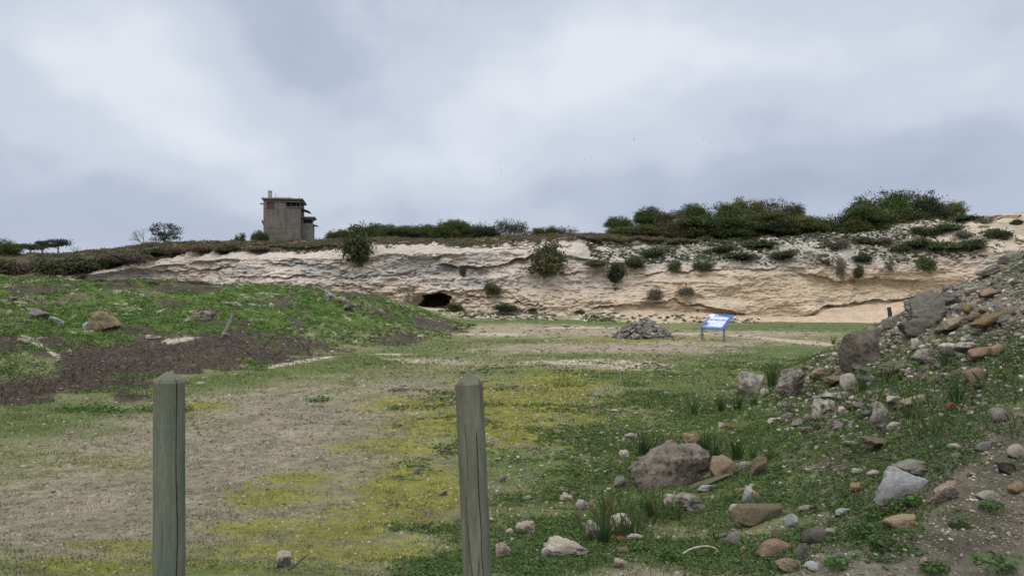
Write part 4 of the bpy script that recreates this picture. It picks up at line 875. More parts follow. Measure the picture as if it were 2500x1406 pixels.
M_W1 = mat_wood('green_treated_wood', (.074, .098, .074), (.125, .135, .108)); M_W2 = mat_wood('grey_green_wood', (.130, .134, .108), (.082, .084, .064))
def post(px, pytop, Y, dia, length, lean, mat, facets, cracks, label, ztop_cap, knots=()):
    R = dia/2; nth, nz = 240, 420; th_ = np.linspace(0, 2*math.pi, nth, endpoint=False)
    zz = np.linspace(-length, -ztop_cap, nz); TH, ZZ = np.meshgrid(th_, zz)
    r = R*(1+.010*fbm(np.cos(TH)*1.5, np.sin(TH)*1.5, ZZ*2, o=3, seed=int(px)))*(1+.03*(-ZZ)/length)
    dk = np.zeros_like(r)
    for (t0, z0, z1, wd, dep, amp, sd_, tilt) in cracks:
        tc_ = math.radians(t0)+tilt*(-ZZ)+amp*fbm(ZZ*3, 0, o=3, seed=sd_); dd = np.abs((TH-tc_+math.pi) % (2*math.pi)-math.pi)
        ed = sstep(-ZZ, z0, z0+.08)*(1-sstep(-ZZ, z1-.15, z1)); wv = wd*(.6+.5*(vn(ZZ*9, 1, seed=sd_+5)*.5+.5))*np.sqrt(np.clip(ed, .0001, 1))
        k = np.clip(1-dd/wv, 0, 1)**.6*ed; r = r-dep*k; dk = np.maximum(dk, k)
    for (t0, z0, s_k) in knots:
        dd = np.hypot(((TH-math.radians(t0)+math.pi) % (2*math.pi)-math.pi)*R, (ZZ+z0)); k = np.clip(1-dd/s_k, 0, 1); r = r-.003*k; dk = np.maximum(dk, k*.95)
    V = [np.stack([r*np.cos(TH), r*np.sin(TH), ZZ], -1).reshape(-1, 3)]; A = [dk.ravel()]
    nr = 40
    for i in range(1, nr+1):
        f = 1-i/nr; q = f if f > 0 else 1e-4; x, y = r[-1]*q*np.cos(th_), r[-1]*q*np.sin(th_)
        z = np.full(nth, 0.)
        for nx, ny, c0, sl in facets: z = np.minimum(z, c0-sl*(nx*x+ny*y)/R)
        z = np.maximum(z, -ztop_cap-.006)+.0015*fbm(x*60, y*60, seed=5)
        if i < 4: z = lerp(np.full(nth, -ztop_cap), z, i/4)
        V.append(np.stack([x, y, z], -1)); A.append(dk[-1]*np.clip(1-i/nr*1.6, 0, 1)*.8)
    V = np.vstack(V); nrow = nz+nr
    i = np.arange(nrow-1)[:, None]*nth+np.arange(nth)[None]; j = np.arange(nrow-1)[:, None]*nth+(np.arange(nth)[None]+1) % nth
    Fc = np.stack([i, j, j+nth, i+nth], -1).reshape(-1, 4)
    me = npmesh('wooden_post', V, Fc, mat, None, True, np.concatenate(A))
    o = link('wooden_post', me, None, ((px-CX)*Y/F, Y, CZ-(pytop-CY)*Y/F), (0, lean, 0))
    return tag(o, label=label, cat='post', group='round wooden bollards at the roadside')
# facets (nx, ny, height at axis, drop to the rim); camera looks along +y so the visible side is -y
oct_ = [(math.cos(math.radians(a)), math.sin(math.radians(a)), .012, .050) for a in range(0, 360, 20)]
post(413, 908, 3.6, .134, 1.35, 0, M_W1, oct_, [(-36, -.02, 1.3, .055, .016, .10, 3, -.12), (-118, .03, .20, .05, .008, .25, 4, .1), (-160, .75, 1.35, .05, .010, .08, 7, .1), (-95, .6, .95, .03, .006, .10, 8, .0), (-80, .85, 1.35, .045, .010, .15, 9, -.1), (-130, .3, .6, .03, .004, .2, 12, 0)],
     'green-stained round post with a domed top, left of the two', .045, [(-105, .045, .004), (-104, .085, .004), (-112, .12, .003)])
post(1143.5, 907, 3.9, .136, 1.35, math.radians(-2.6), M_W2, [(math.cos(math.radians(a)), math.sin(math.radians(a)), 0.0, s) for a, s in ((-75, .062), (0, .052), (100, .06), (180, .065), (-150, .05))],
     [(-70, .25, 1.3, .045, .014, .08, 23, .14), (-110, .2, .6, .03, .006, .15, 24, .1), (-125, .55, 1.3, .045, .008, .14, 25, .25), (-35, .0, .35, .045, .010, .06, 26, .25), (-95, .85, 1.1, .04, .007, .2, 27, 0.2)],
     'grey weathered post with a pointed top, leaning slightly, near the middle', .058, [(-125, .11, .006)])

# ------------------------------------------------------------------ information board
M_BLUE = mat_plain('blue_print', (.045, .13, .36), .45, ns=3, amt=.25, bump=0); M_LEG = mat_plain('brushed_post', (.16, .15, .12), .5, .3, ns=10)
def mat_photo():
    m, t, b = newmat('old_photograph_print')
    n = texn(t, 'noise', 9, 6, stretch=(1, 1.6, 1), rough=.7); c = N(t, 'ShaderNodeTexCoord'); s = N(t, 'ShaderNodeSeparateXYZ'); t.links.new(c.outputs['Object'], s.inputs[0])
    n2 = texn(t, 'noise', 22, 4)
    def mm_(op, a, b_):
        q = N(t, 'ShaderNodeMath', operation=op); 
        for i, v in enumerate((a, b_)):
            if isinstance(v, (int, float)): q.inputs[i].default_value = v
            else: t.links.new(v, q.inputs[i])
        return q.outputs[0]
    dx = mm_('MULTIPLY', mm_('SUBTRACT', s.outputs[0], .05), 2.4); dy = mm_('MULTIPLY', mm_('SUBTRACT', s.outputs[1], .22), 6.)
    heap = mm_('SUBTRACT', 1.0, mm_('ADD', mm_('MULTIPLY', dx, dx), mm_('MULTIPLY', dy, dy)))
    hm = mrange(t, mm_('ADD', mm_('MULTIPLY', heap, .35), n2.outputs[0]), .66, .72, 0, 1)
    hz_ = mm_('MULTIPLY', mrange(t, s.outputs[1], .43, .45, 0, 1), mrange(t, s.outputs[1], .50, .53, 1, 0)); hz2 = mm_('MULTIPLY', hz_, mrange(t, n.outputs[0], .42, .55, 0, 1))
    cc_ = mixrgb(t, (.42, .45, .70, 1), (.62, .68, .86, 1), mrange(t, n.outputs[0], .4, .6, 0, 1)); cc_ = mixrgb(t, cc_, (.05, .05, .14, 1), mm_('MAXIMUM', hm, hz2))
    t.links.new(cc_, b.inputs['Base Color']); b.inputs['Roughness'].default_value = .4; return m
g1 = np.array([(1714-CX)*33.9/F, 33.9]); g2 = np.array([(1767-CX)*32.6/F, 32.6]); bl = np.linalg.norm(g2-g1); bang = math.atan2(g2[1]-g1[1], g2[0]-g1[0])
bd = empty('information_board', (g1[0], g1[1], float(H(*g1))), bang, label='blue information board on two metal legs beside the stone cairn', cat='sign')
zlow, slope_len, tl_ = .50, .80, math.radians(47)
pn = link('panel', bevmesh('panel', rotbox(-.05, bl+.05, 0, slope_len, 0, .035), M_BLUE, .006), bd, (0, -.05, zlow), (tl_, 0, 0))
def sheet(name, x0, x1, y0, y1, mat, z=.0375): return link(name, bevmesh(name, rotbox(x0, x1, y0, y1, .0352, z), mat, 0), pn)
ph = sheet('photograph', .12, bl-.10, .10, .58, mat_photo()); 
M_WH = mat_plain('white_print', (.72, .76, .82), .5, ns=3, amt=.05, bump=0); M_LB = mat_plain('light_blue_print', (.10, .36, .66), .5, ns=4, amt=.2, bump=0); M_DB = mat_plain('dark_blue_print', (.03, .04, .30), .5, ns=3, amt=.1, bump=0)
sheet('logo_patch', -.03, .30, .64, .785, M_WH); sheet('sky_strip', .12, bl-.10, .583, .625, M_WH); sheet('caption_strip', .30, bl*.62, .66, .78, M_LB)
sheet('title_block', bl*.40, bl*.78, .70, .765, M_DB, .039); sheet('text_line', .34, bl*.80, .655, .675, M_WH, .039); sheet('text_line', .12, bl*.7, .055, .07, M_LB, .0385); sheet('side_band', bl-.09, bl-.01, .05, .6, M_DB)
for xx in (0.0, bl):
    hgt = zlow+.02
    lg = link('leg', bevmesh('leg', rotbox(xx-.032, xx+.032, -.02, .03, -.2, hgt), M_LEG, .006), bd)
    link('strut', bevmesh('strut', rotbox(xx-.02, xx+.02, .033, .053, -.15, hgt+.03), M_LEG, .004), lg)

# ------------------------------------------------------------------ rocks
def rockgeo(seed, kind='angular', sub=4, dims=(1, 1, 1), poly=None, rough=None):
    V, Fc = ico(sub); rg = np.random.default_rng(seed)
    if poly is not None:                                          # planes through the edges of an outline (x,z), plus front and back
        pl = []
        c = np.mean(poly, 0); q = np.array(poly, float)-c
        for i in range(len(q)):
            a, b = q[i], q[(i+1) % len(q)]; e = b-a; n = np.array([e[1], -e[0]]); n /= np.linalg.norm(n)
            if n@a < 0: n = -n
            pl.append((n[0], rg.uniform(-.1, .1), n[1], n@a))
        pl += [(.05, -1, .25, .30), (.3, -1, -.2, .36), (.1, -.75, .66, .34), (-.05, 1, .05, .28)]; p = 60; rough = .045 if rough is None else rough
    else:
        k, p, rough0 = {'angular': (16, 60, .09), 'cobble': (11, 8, .05), 'slab': (15, 55, .07), 'pitted': (15, 30, .16)}[kind]
        rough = rough0 if rough is None else rough
        n = rg.normal(size=(k, 3)); n /= np.linalg.norm(n, axis=1, keepdims=True); c = rg.uniform(.52, .98, k)
        pl = [(*n[i], c[i]) for i in range(k)]+[(1, 0, 0, 1), (-1, 0, 0, 1), (0, 1, 0, 1), (0, -1, 0, 1), (0, 0, 1, .9), (0, 0, -1, .9)]
    s = 0
    for nx, ny, nz_, c in pl:
        nl = math.sqrt(nx*nx+ny*ny+nz_*nz_); s = s+np.clip((V@np.array([nx, ny, nz_])/nl)/c, 0, None)**p
    r = s**(-1/p)
    P = V*r[:, None]
    f = fbm(P[:, 0]*2.2+seed, P[:, 1]*2.2, P[:, 2]*3.2, o=6, seed=seed % 50, g=.66); P = P*(1+rough*1.6*f)[:, None]
    if kind == 'pitted': 
        g = fbm(P[:, 0]*6, P[:, 1]*6, P[:, 2]*9, o=3, seed=seed % 50+7); P = P*(1-.10*np.clip(g, 0, 1))[:, None]
    if kind in ('angular', 'slab', 'x'):
        q = fbm(P[:, 0]*1.5+seed*.7, P[:, 1]*1.5, P[:, 2]*2.4, o=3, seed=seed % 40+11)*3.5; st = np.floor(q)+sstep(q-np.floor(q), .38, .62); P = P*(1+.035*st)[:, None]
    mn, mx_ = P.min(0), P.max(0); P = (P-(mn+mx_)/2)/((mx_-mn)/2)
    return P*np.array(dims)*.5, Fc
def rock(px, pyb, w, h, kind, mat, label, dep=.75, poly=None, yaw=None, tilt=0, group=None, name='rock', cat='rock', sub=4, sink=.2):
    p = pick(px, pyb)
    if p is None: return
    Y = p[1]; wx, hz = w*Y/F, h*Y/F; hz = hz/(1-sink)
    if poly is not None: poly = [((a-.5)*2, (b-.5)*2*h/w) for a, b in poly]
    P, Fc = rockgeo(int(px*7+pyb), kind, sub, (wx, wx*dep if poly is None else max(wx*.3, hz*.3)*dep, hz), poly)
    me = npmesh('rock', P, Fc, RM[mat], None, True)
    if kind != 'cobble': me.set_sharp_from_angle(angle=math.radians(24))
    o = link(name, me, None, (p[0], Y+wx*dep*.3, p[2]+hz*(.5-sink)), (0, tilt, random.uniform(-.2, .2) if yaw is None else yaw))
    return tag(o, label=label, cat=cat, group=group)
rock(1660, 1202, 224, 98, 'pitted', 'dark', 'largest dark pitted boulder in the right foreground', 1.3, poly=[(0, .42), (.06, .55), (.28, .82), (.45, .97), (.82, .95), (.93, .78), (.98, .5), (.8, .22), (.45, .02), (.12, .0), (.03, .2)], yaw=.08, sub=6)
rock(1775, 1172, 72, 56, 'x', 'tan', 'fan-shaped speckled tan stone right of the big boulder', 1.2, poly=[(0, .3), (.1, 1), (.45, .8), (1, .75), (.8, .35), (.25, 0)])
rock(1853, 1160, 42, 44, 'angular', 'brown', 'purplish grey pointed stone right of the fan-shaped one'); rock(1816, 1147, 26, 22, 'pitted', 'blue', 'small bluish rough stone between fan-shaped and purplish ones')
rock(1732, 1185, 130, 12, 'slab', 'moss', 'long mossy plank-like slab leaning on the big boulder', .25, tilt=-.35, yaw=.1)
rock(1727, 1200, 46, 16, 'slab', 'blue', 'flat blue-grey shard below the mossy slab', tilt=-.2); rock(1685, 1250, 100, 40, 'pitted', 'pitted', 'pitted grey rock in grass below the big boulder'); rock(1640, 1240, 40, 34, 'angular', 'white', 'pale angular stone left of the pitted grey rock')
rock(1692, 1085, 40, 26, 'angular', 'orange', 'reddish broken piece behind the big boulder'); rock(1640, 1100, 40, 26, 'pitted', 'grey', 'grey knob behind the top of the big boulder')
rock(1811, 1202, 34, 10, 'slab', 'ochre', 'flat orange chip above the white wedge'); rock(1826, 1228, 28, 42, 'x', 'blue', 'upright grey-white wedge stone', 1, poly=[(0, .1), (.6, 1), (1, 1), (.8, 0)]); rock(1844, 1220, 28, 22, 'cobble', 'tan', 'round tan cobble beside the grey-white wedge')
rock(1866, 1284, 134, 37, 'x', 'brown', 'long flat brown sandstone slab', 1.3, poly=[(.02, .15), (.0, .6), (.12, .95), (.99, .85), (1, .5), (.8, .1), (.25, 0)], yaw=.05, sub=5)
rock(1798, 1250, 36, 16, 'cobble', 'white', 'pale green-white oval stone above the brown slab'); rock(1806, 1256, 26, 16, 'cobble', 'pink', 'pinkish flat cobble touching the brown slab'); rock(1935, 1290, 36, 32, 'angular', 'blue', 'pale grey angular stone at the right tip of the brown slab')
rock(1523, 1302, 70, 46, 'angular', 'white', 'blocky white limestone in the grass', .8, tilt=.05, sub=4); rock(1450, 1322, 46, 48, 'pitted', 'pitted', 'pitted pale rock behind long grass blades'); rock(1383, 1360, 118, 40, 'pitted', 'white', 'long rugged pale rock at the bottom centre', .5, sub=5); rock(1335, 1366, 28, 24, 'angular', 'pitted', 'pale lump at the left end of the long rugged rock')
rock(1283, 1306, 48, 32, 'angular', 'pink', 'pinkish white rock right of the leaning post'); rock(1243, 1305, 21, 14, 'cobble', 'white', 'small white cobble left of the pinkish white rock'); rock(1228, 1362, 42, 36, 'pitted', 'pink', 'pitted rock half hidden by the leaning post')
rock(1516, 1387, 32, 22, 'cobble', 'pink', 'smooth pink pebble at the bottom centre right'); rock(1520, 1354, 34, 18, 'angular', 'tan', 'cream coloured stone above the smooth pink pebble'); rock(1519, 1326, 26, 16, 'angular', 'red', 'red brick chip below the blocky white stone', name='brick_fragment', cat='brick piece'); rock(1552, 1320, 40, 14, 'slab', 'white', 'flat whitish stone right of the red chip')
rock(1793, 1336, 38, 36, 'angular', 'grey', 'grey angular cobble at lower right'); rock(1815, 1347, 17, 13, 'cobble', 'tan', 'small tan pebble beside the grey angular cobble'); rock(1910, 1366, 98, 32, 'x', 'orange', 'orange sandstone block at lower right', 1.6, poly=[(0, .2), (.15, .9), (.55, 1), (1, .6), (.95, .05), (.4, .1)]); rock(1932, 1396, 68, 30, 'slab', 'tan', 'tan broken stone below the orange block', sink=.1); rock(1958, 1366, 36, 40, 'slab', 'slate', 'grey slate leaning behind the orange block')
rock(1990, 1329, 54, 36, 'cobble', 'slate', 'smooth grey-green cobble right of the orange block'); rock(1985, 1393, 42, 16, 'slab', 'blue', 'thin bluish shard at the lower right bottom'); rock(2030, 1312, 28, 22, 'pitted', 'white', 'small whitish rough stone right of the smooth grey cobble'); rock(1895, 1313, 22, 20, 'cobble', 'brown', 'round brown-purple pebble above the orange block')
rock(2214, 1237, 136, 92, 'x', 'blue', 'large triangular pale blue-grey slab', .7, poly=[(0, .08), (.3, 1), (.42, 1), (.78, .78), (1, .66), (.92, .52), (.45, 0), (.1, .0)], sub=5, yaw=.0, sink=.04)
rock(2312, 1225, 62, 50, 'pitted', 'pink', 'rough pinkish rock right of the triangular slab'); rock(2410, 1223, 42, 24, 'cobble', 'white', 'smooth white stone right of the rough pinkish rock'); rock(2488, 1204, 40, 24, 'cobble', 'ochre', 'tan round stone at the right edge'); rock(2465, 1158, 52, 26, 'angular', 'black', 'black angular stone near the right edge')
rock(2488, 1118, 50, 32, 'cobble', 'white', 'pale cobble above the black stone'); rock(2206, 1292, 76, 32, 'slab', 'tan', 'tan flat stone among leaves below the triangular slab'); rock(2095, 1202, 36, 22, 'angular', 'ochre', 'ochre and white stone left of the triangular slab'); rock(2250, 1155, 116, 26, 'slab', 'grey', 'grey crumbly slab above the triangular one')
rock(2060, 1260, 42, 18, 'slab', 'blue', 'bluish flat stone half covered by leaves'); rock(1972, 1248, 34, 14, 'angular', 'white', 'white and dark shard beside long blades'); rock(2080, 1090, 36, 13, 'cobble', 'white', 'flat white pebble in the middle of the bank'); rock(2337, 1098, 40, 14, 'cobble', 'white', 'white flat stone right on the bank'); rock(2160, 1090, 84, 18, 'slab', 'brown', 'low brown slab half buried on the bank')
rock(2095, 1160, 26, 16, 'cobble', 'white', 'cream pebble below the ochre and white stone'); rock(2140, 1166, 36, 16, 'pitted', 'white', 'pale flat stone left of the grey crumbly slab'); rock(1838, 965, 64, 56, 'angular', 'pitted', 'pale grey boulder at the foot of the bank', .8); rock(1932, 970, 80, 74, 'pitted', 'pitted', 'purplish grey weathered boulder right of the pale one', .7, sub=5)
rock(1868, 968, 24, 20, 'pitted', 'white', 'small pale stone between the two grey boulders'); rock(2105, 900, 92, 92, 'cobble', 'dark', 'large dark rounded boulder on the bank', .8, sub=5); rock(2135, 838, 56, 42, 'angular', 'grey', 'grey slab leaning above the dark rounded boulder'); rock(2010, 925, 60, 30, 'angular', 'tan', 'tan stone left below the dark rounded boulder'); rock(2058, 912, 40, 26, 'angular', 'tan', 'pointed tan stone against the dark rounded boulder')
rock(2040, 945, 60, 26, 'slab', 'brown', 'flat brownish stone in front of the tan ones'); rock(2073, 960, 34, 48, 'angular', 'white', 'upright pale stone right of the flat brownish one'); rock(2052, 979, 118, 20, 'slab', 'pitted', 'long flat pale slab on the bank', .5); rock(2020, 1020, 76, 46, 'pitted', 'pitted', 'pitted rock beneath the long flat slab'); rock(2060, 1010, 30, 18, 'angular', 'white', 'small pale stone by the pitted rock')
rock(2150, 1045, 44, 60, 'angular', 'pitted', 'tilted pale rock behind thin blades', tilt=.3); rock(2235, 990, 86, 20, 'slab', 'tan', 'long tan stone lying on the slope', .4, tilt=-.35); rock(2180, 985, 30, 16, 'slab', 'white', 'light blue-white chip above the tilted pale rock'); rock(2325, 998, 18, 16, 'angular', 'red', 'red triangular fragment on the bank', name='brick_fragment', cat='brick piece')
rock(2272, 800, 120, 84, 'angular', 'grey', 'big grey concrete-like rock on the bank edge', .6, tilt=-.3, sub=5); rock(2240, 822, 84, 46, 'angular', 'slate', 'grey wedge rock below the big grey one', tilt=.1); rock(2235, 765, 50, 40, 'angular', 'pitted', 'pale grey block at the outline of the bank', tilt=-.3); rock(2330, 748, 64, 28, 'slab', 'slate', 'dark grey slab upper right of the big grey rock', tilt=.2)
rock(2180, 800, 44, 28, 'angular', 'grey', 'grey broken stone at the left outline of the bank', tilt=-.3); rock(2420, 672, 60, 18, 'slab', 'slate', 'flat dark slab near the top of the bank', tilt=-.2); rock(2470, 640, 50, 26, 'angular', 'grey', 'grey stone at the top right of the bank'); rock(2372, 720, 30, 16, 'cobble', 'white', 'pale oval cobble high on the bank'); rock(2432, 722, 60, 16, 'cobble', 'orange', 'orange-brown flat stone high on the bank')
rock(2405, 728, 26, 14, 'cobble', 'brown', 'brown cobble below the orange-brown flat stone'); rock(2370, 765, 30, 22, 'cobble', 'ochre', 'ochre cobble left of a pair'); rock(2405, 764, 34, 14, 'cobble', 'ochre', 'flat ochre cobble right of a pair'); rock(2385, 780, 36, 18, 'cobble', 'tan', 'tan cobble beneath the ochre pair'); rock(2440, 795, 140, 30, 'slab', 'ochre', 'long ochre slab lying down the slope', .4, tilt=-.4)
rock(2340, 800, 70, 26, 'slab', 'tan', 'brownish slab right of the big grey rock', tilt=-.2); rock(2400, 880, 60, 28, 'cobble', 'orange', 'orange rounded stone on the green slope', tilt=-.2); rock(2440, 865, 36, 24, 'cobble', 'orange', 'smaller orange stone upper right of the rounded one'); rock(2392, 932, 56, 32, 'cobble', 'orange', 'orange-tan boulder on the lower green slope', tilt=-.3); rock(2270, 880, 76, 30, 'pitted', 'pitted', 'pale pitted slab on the green slope', tilt=-.15)
rock(2330, 862, 52, 24, 'angular', 'white', 'pale angular rock with a cleft on the slope'); rock(2370, 858, 60, 20, 'slab', 'pitted', 'pale flat rock right of the cleft one'); rock(2242, 856, 30, 30, 'angular', 'white', 'white upright stone above the pale pitted slab'); rock(2200, 905, 84, 16, 'slab', 'moss', 'greenish flat slab beside the dark rounded boulder', tilt=-.15); rock(2140, 868, 26, 20, 'angular', 'tan', 'small tan stone at the right of the dark boulder')
rock(2448, 1030, 44, 30, 'cobble', 'grey', 'grey-brown cobble at the right of the bank'); rock(2408, 1100, 44, 20, 'cobble', 'slate', 'slate grey rounded stone on bare soil'); rock(2265, 1050, 40, 16, 'angular', 'grey', 'greyish shard on the middle slope'); rock(2185, 1050, 36, 18, 'cobble', 'white', 'whitish elongated stone on the middle slope', tilt=-.3); rock(1975, 1030, 32, 14, 'slab', 'brown', 'brown flat stone on the lower bank')
rock(1763, 1046, 18, 16, 'angular', 'white', 'white lump touching the salmon brick piece'); rock(1780, 1050, 30, 12, 'angular', 'red', 'salmon red brick piece in the grass', name='brick_fragment', cat='brick piece'); rock(1893, 1033, 34, 12, 'slab', 'white', 'thin white shard left on the lower bank'); rock(1542, 1070, 32, 12, 'slab', 'blue', 'blue-grey flat stone left of the long grass'); rock(1524, 1120, 26, 22, 'angular', 'white', 'white split stone left of the big boulder')
rock(1515, 1192, 34, 30, 'pitted', 'grey', 'grey rough stone left below the big boulder'); rock(1225, 1180, 20, 20, 'angular', 'pitted', 'small upright stone right of the leaning post'); rock(1422, 1245, 32, 24, 'angular', 'white', 'white chunky stone on the green right of the post'); rock(1383, 1222, 36, 14, 'angular', 'pink', 'flat cream stone on the green'); rock(1502, 1006, 22, 7, 'slab', 'white', 'thin white stone on the far green')
rock(1018, 1158, 20, 16, 'angular', 'grey', 'small grey stone beside the dark twig'); rock(1081, 1210, 22, 13, 'angular', 'grey', 'grey stone on yellow moss left of the leaning post'); rock(685, 1390, 36, 36, 'x', 'pitted', 'grey cube-like stone on gravel at the bottom left centre', 2.6, poly=[(.05, 0), (0, .9), (.5, 1), (1, .85), (.93, 0)], sink=.08); rock(488, 943, 20, 10, 'cobble', 'white', 'white oval stone right of the green post top')
LMG = 'rocks scattered over the green mound'
rock(247, 806, 78, 46, 'angular', 'tan', 'big tan broken boulder on the green mound', .8, group=LMG); rock(214, 803, 30, 18, 'angular', 'blue', 'bluish stone at the left foot of the tan boulder', group=LMG); rock(90, 780, 48, 22, 'slab', 'slate', 'dark slate slab on the left mound', tilt=.35, group=LMG); rock(135, 790, 40, 12, 'slab', 'blue', 'pale slate right of the dark slab', tilt=.3, group=LMG); rock(62, 790, 28, 12, 'slab', 'slate', 'small dark slab lower left of the dark one', tilt=.3, group=LMG)
rock(490, 782, 46, 24, 'pitted', 'pitted', 'pale and dark rugged lump uphill of the leaning stake', group=LMG); rock(510, 779, 22, 22, 'pitted', 'dark', 'dark lump attached to the rugged pale one', group=LMG); rock(88, 896, 14, 18, 'angular', 'white', 'upright white stone in leaves at the far left', group=LMG); rock(168, 864, 12, 12, 'angular', 'white', 'grey-white stone at the edge of the dead brush', group=LMG)
rock(446, 876, 9, 9, 'angular', 'pink', 'small square pale stone in the dead brush', group=LMG); rock(735, 812, 10, 10, 'angular', 'white', 'white pointed stone in mid mound', group=LMG); rock(662, 748, 12, 8, 'cobble', 'white', 'white pebble upper middle of the mound', group=LMG); rock(1026, 826, 14, 10, 'cobble', 'white', 'round pale stone at the mound\'s toe', group=LMG); rock(812, 864, 12, 8, 'cobble', 'white', 'white stone below the curved root', group=LMG)
rock(805, 735, 50, 18, 'slab', 'pitted', 'pale tilted slab of the small outcrop near the crest', tilt=.5, group=LMG); rock(838, 742, 44, 16, 'slab', 'pitted', 'second tilted slab of the outcrop near the crest', tilt=.45, group=LMG); rock(870, 752, 34, 14, 'slab', 'grey', 'third greyer slab of the outcrop near the crest', tilt=.45, group=LMG); rock(850, 760, 30, 14, 'slab', 'dark', 'dark slab beneath the outcrop', tilt=.4, group=LMG)
rock(30, 735, 26, 10, 'slab', 'pitted', 'flat pale stone upper left on the mound', group=LMG); rock(22, 770, 14, 12, 'cobble', 'white', 'white stone near the left edge', group=LMG); rock(560, 748, 50, 10, 'slab', 'pitted', 'crumbly pale strip above the leaning stake', group=LMG, tilt=.1); rock(70, 840, 60, 14, 'slab', 'pitted', 'pale stone band slanting at far left', tilt=.35, group=LMG); rock(370, 828, 46, 10, 'pitted', 'white', 'pale crust at the top edge of the dead brush', group=LMG); rock(1110, 806, 16, 16, 'pitted', 'dark', 'dark stump-like stone at the mound\'s right tip', group=LMG)

# repeated stones: shared shapes
PROTO = {}
def proto(kind, mat, v, sub=2):
    key = (kind, mat, v, sub)
    if key not in PROTO:
        P, Fc = rockgeo(100+v*13+hash(kind) % 7 if False else 100+v*13+len(kind), kind, sub); PROTO[key] = npmesh('stone_'+mat, P, Fc, RM[mat], None, True)
        if kind != 'cobble': PROTO[key].set_sharp_from_angle(angle=math.radians(26))
    return PROTO[key]
def stones(n, area, size, mats, label, group, flatn=.6, kinds=('cobble', 'angular'), sub=3):
    done = 0; tries = 0
    while done < n and tries < n*20:
        tries += 1; px, py = area(); p = pick(px, py)
        if p is None: continue
        Y = p[1]; s = size()*(Y/F)
        m = proto(random.choice(kinds), random.choice(mats), random.randrange(5), sub)
        o = link('stone', m, None, (p[0], Y, p[2]+s*flatn*.22), (random.uniform(-.3, .3), random.uniform(-.3, .3), random.uniform(0, 6.28)), (s, s*random.uniform(.6, .95), s*flatn*random.uniform(.6, 1.1)))
        tag(o, label=label, cat='stone', group=group); done += 1
U_ = random.uniform
def bankarea():
    while True:
        px = U_(1900, 2520); top_ = np.interp(px, [1900, 2060, 2200, 2300, 2400, 2520], [930, 840, 770, 712, 668, 625]); py = U_(top_, 1060)
        if U_(0, 1) < 1.0-.6*(py-top_)/(1060-top_+1): return px, py
stones(140, bankarea, lambda: 15+32*random.random()**1.8, ['pitted', 'grey', 'pitted', 'grey', 'white', 'slate', 'moss', 'brown', 'pitted', 'grey'], 'stone or cobble among many heaped on the right-hand bank', 'stones heaped on the bank', .6, ('angular', 'angular', 'slab', 'pitted', 'cobble'))
stones(80, lambda: (U_(1230, 2500), U_(1060, 1400)), lambda: 12+16*random.random()**2, ['white', 'white', 'pitted', 'pink', 'tan', 'slate', 'grey'], 'small loose stone in the foreground weeds at lower right', 'loose stones in the foreground weeds', .55)
stones(28, lambda: (U_(1320, 1800), U_(900, 1100)), lambda: 6+10*random.random()**2, ['white', 'white', 'pitted'], 'small white stone on the green flat left of the bank', 'white stones on the green flat', .5)
stones(28, lambda: (U_(20, 1090), U_(700, 900)), lambda: 5+9*random.random()**2, ['white', 'white', 'pitted'], 'small pale stone among leaves on the green mound', 'pale stones on the mound', .55)
stones(22, lambda: (U_(0, 1350), U_(900, 1400)), lambda: 6+9*random.random()**2, ['white', 'white', 'pink', 'grey'], 'small pale stone lying on the open gravel', 'pale stones on the gravel', .45)

def gravel():
    """countless pebbles: one mesh"""
    V0, F0 = ico(1); n = 42000; Vs, Cs = [], []; cnt = 0
    px = RNG.uniform(-150, 2650, n*3); Y = np.exp(RNG.uniform(math.log(4.6), math.log(45), n*3)); X = (px-CX)*Y/F; Z = H(X, Y); Q = CY-(Z-CZ)*F/Y
    dens = .30+.5*(px < 1350)*(Y < 18)*.6+.8*sstep(px, 1850, 2050)*(Y < 26)+.55*ell(px, Q, [(1500, 1350, 400, 60), (2300, 1350, 260, 80), (720, 884, 110, 8, -9)])-.25*((px < 900) & (Z > .4))
    nz = fbm(X*1.1, Y*1.1, o=3, seed=141); keep = RNG.random(n*3) < np.clip(dens+nz*.45, .02, 1)*.55; X, Y, Z, px = X[keep][:n], Y[keep][:n], Z[keep][:n], px[keep][:n]; m = len(X)
    s = (1.6+8*RNG.random(m)**5)*Y/F*.62; s = np.maximum(s, .006)
    J = 1+.28*RNG.uniform(-1, 1, (m, len(V0))); a = RNG.uniform(0, 6.28, m)
    P = V0[None]*J[..., None]*s[:, None, None]*np.array([1, .8, .5]); ca, sa = np.cos(a)[:, None], np.sin(a)[:, None]
    Xr = P[..., 0]*ca-P[..., 1]*sa; Yr = P[..., 0]*sa+P[..., 1]*ca; V = np.stack([Xr+X[:, None], Yr+Y[:, None], P[..., 2]+Z[:, None]+s[:, None]*.12], -1).reshape(-1, 3)
    pal = np.array([(.34, .31, .26), (.24, .21, .17), (.15, .13, .11), (.09, .08, .065), (.20, .165, .12), (.34, .315, .275), (.10, .085, .06), (.14, .13, .08)]); c = pal[RNG.integers(0, 8, m)]*(1+.15*RNG.uniform(-1, 1, (m, 1)))
    Fc = (F0[None]+(np.arange(m)*len(V0))[:, None, None]).reshape(-1, 3); return npmesh('gravel', V, Fc, M_TWIG, np.repeat(c, len(V0), 0), True)
tag(link('gravel', gravel()), label='pebbles and chips strewn over the ground', kind='stuff')

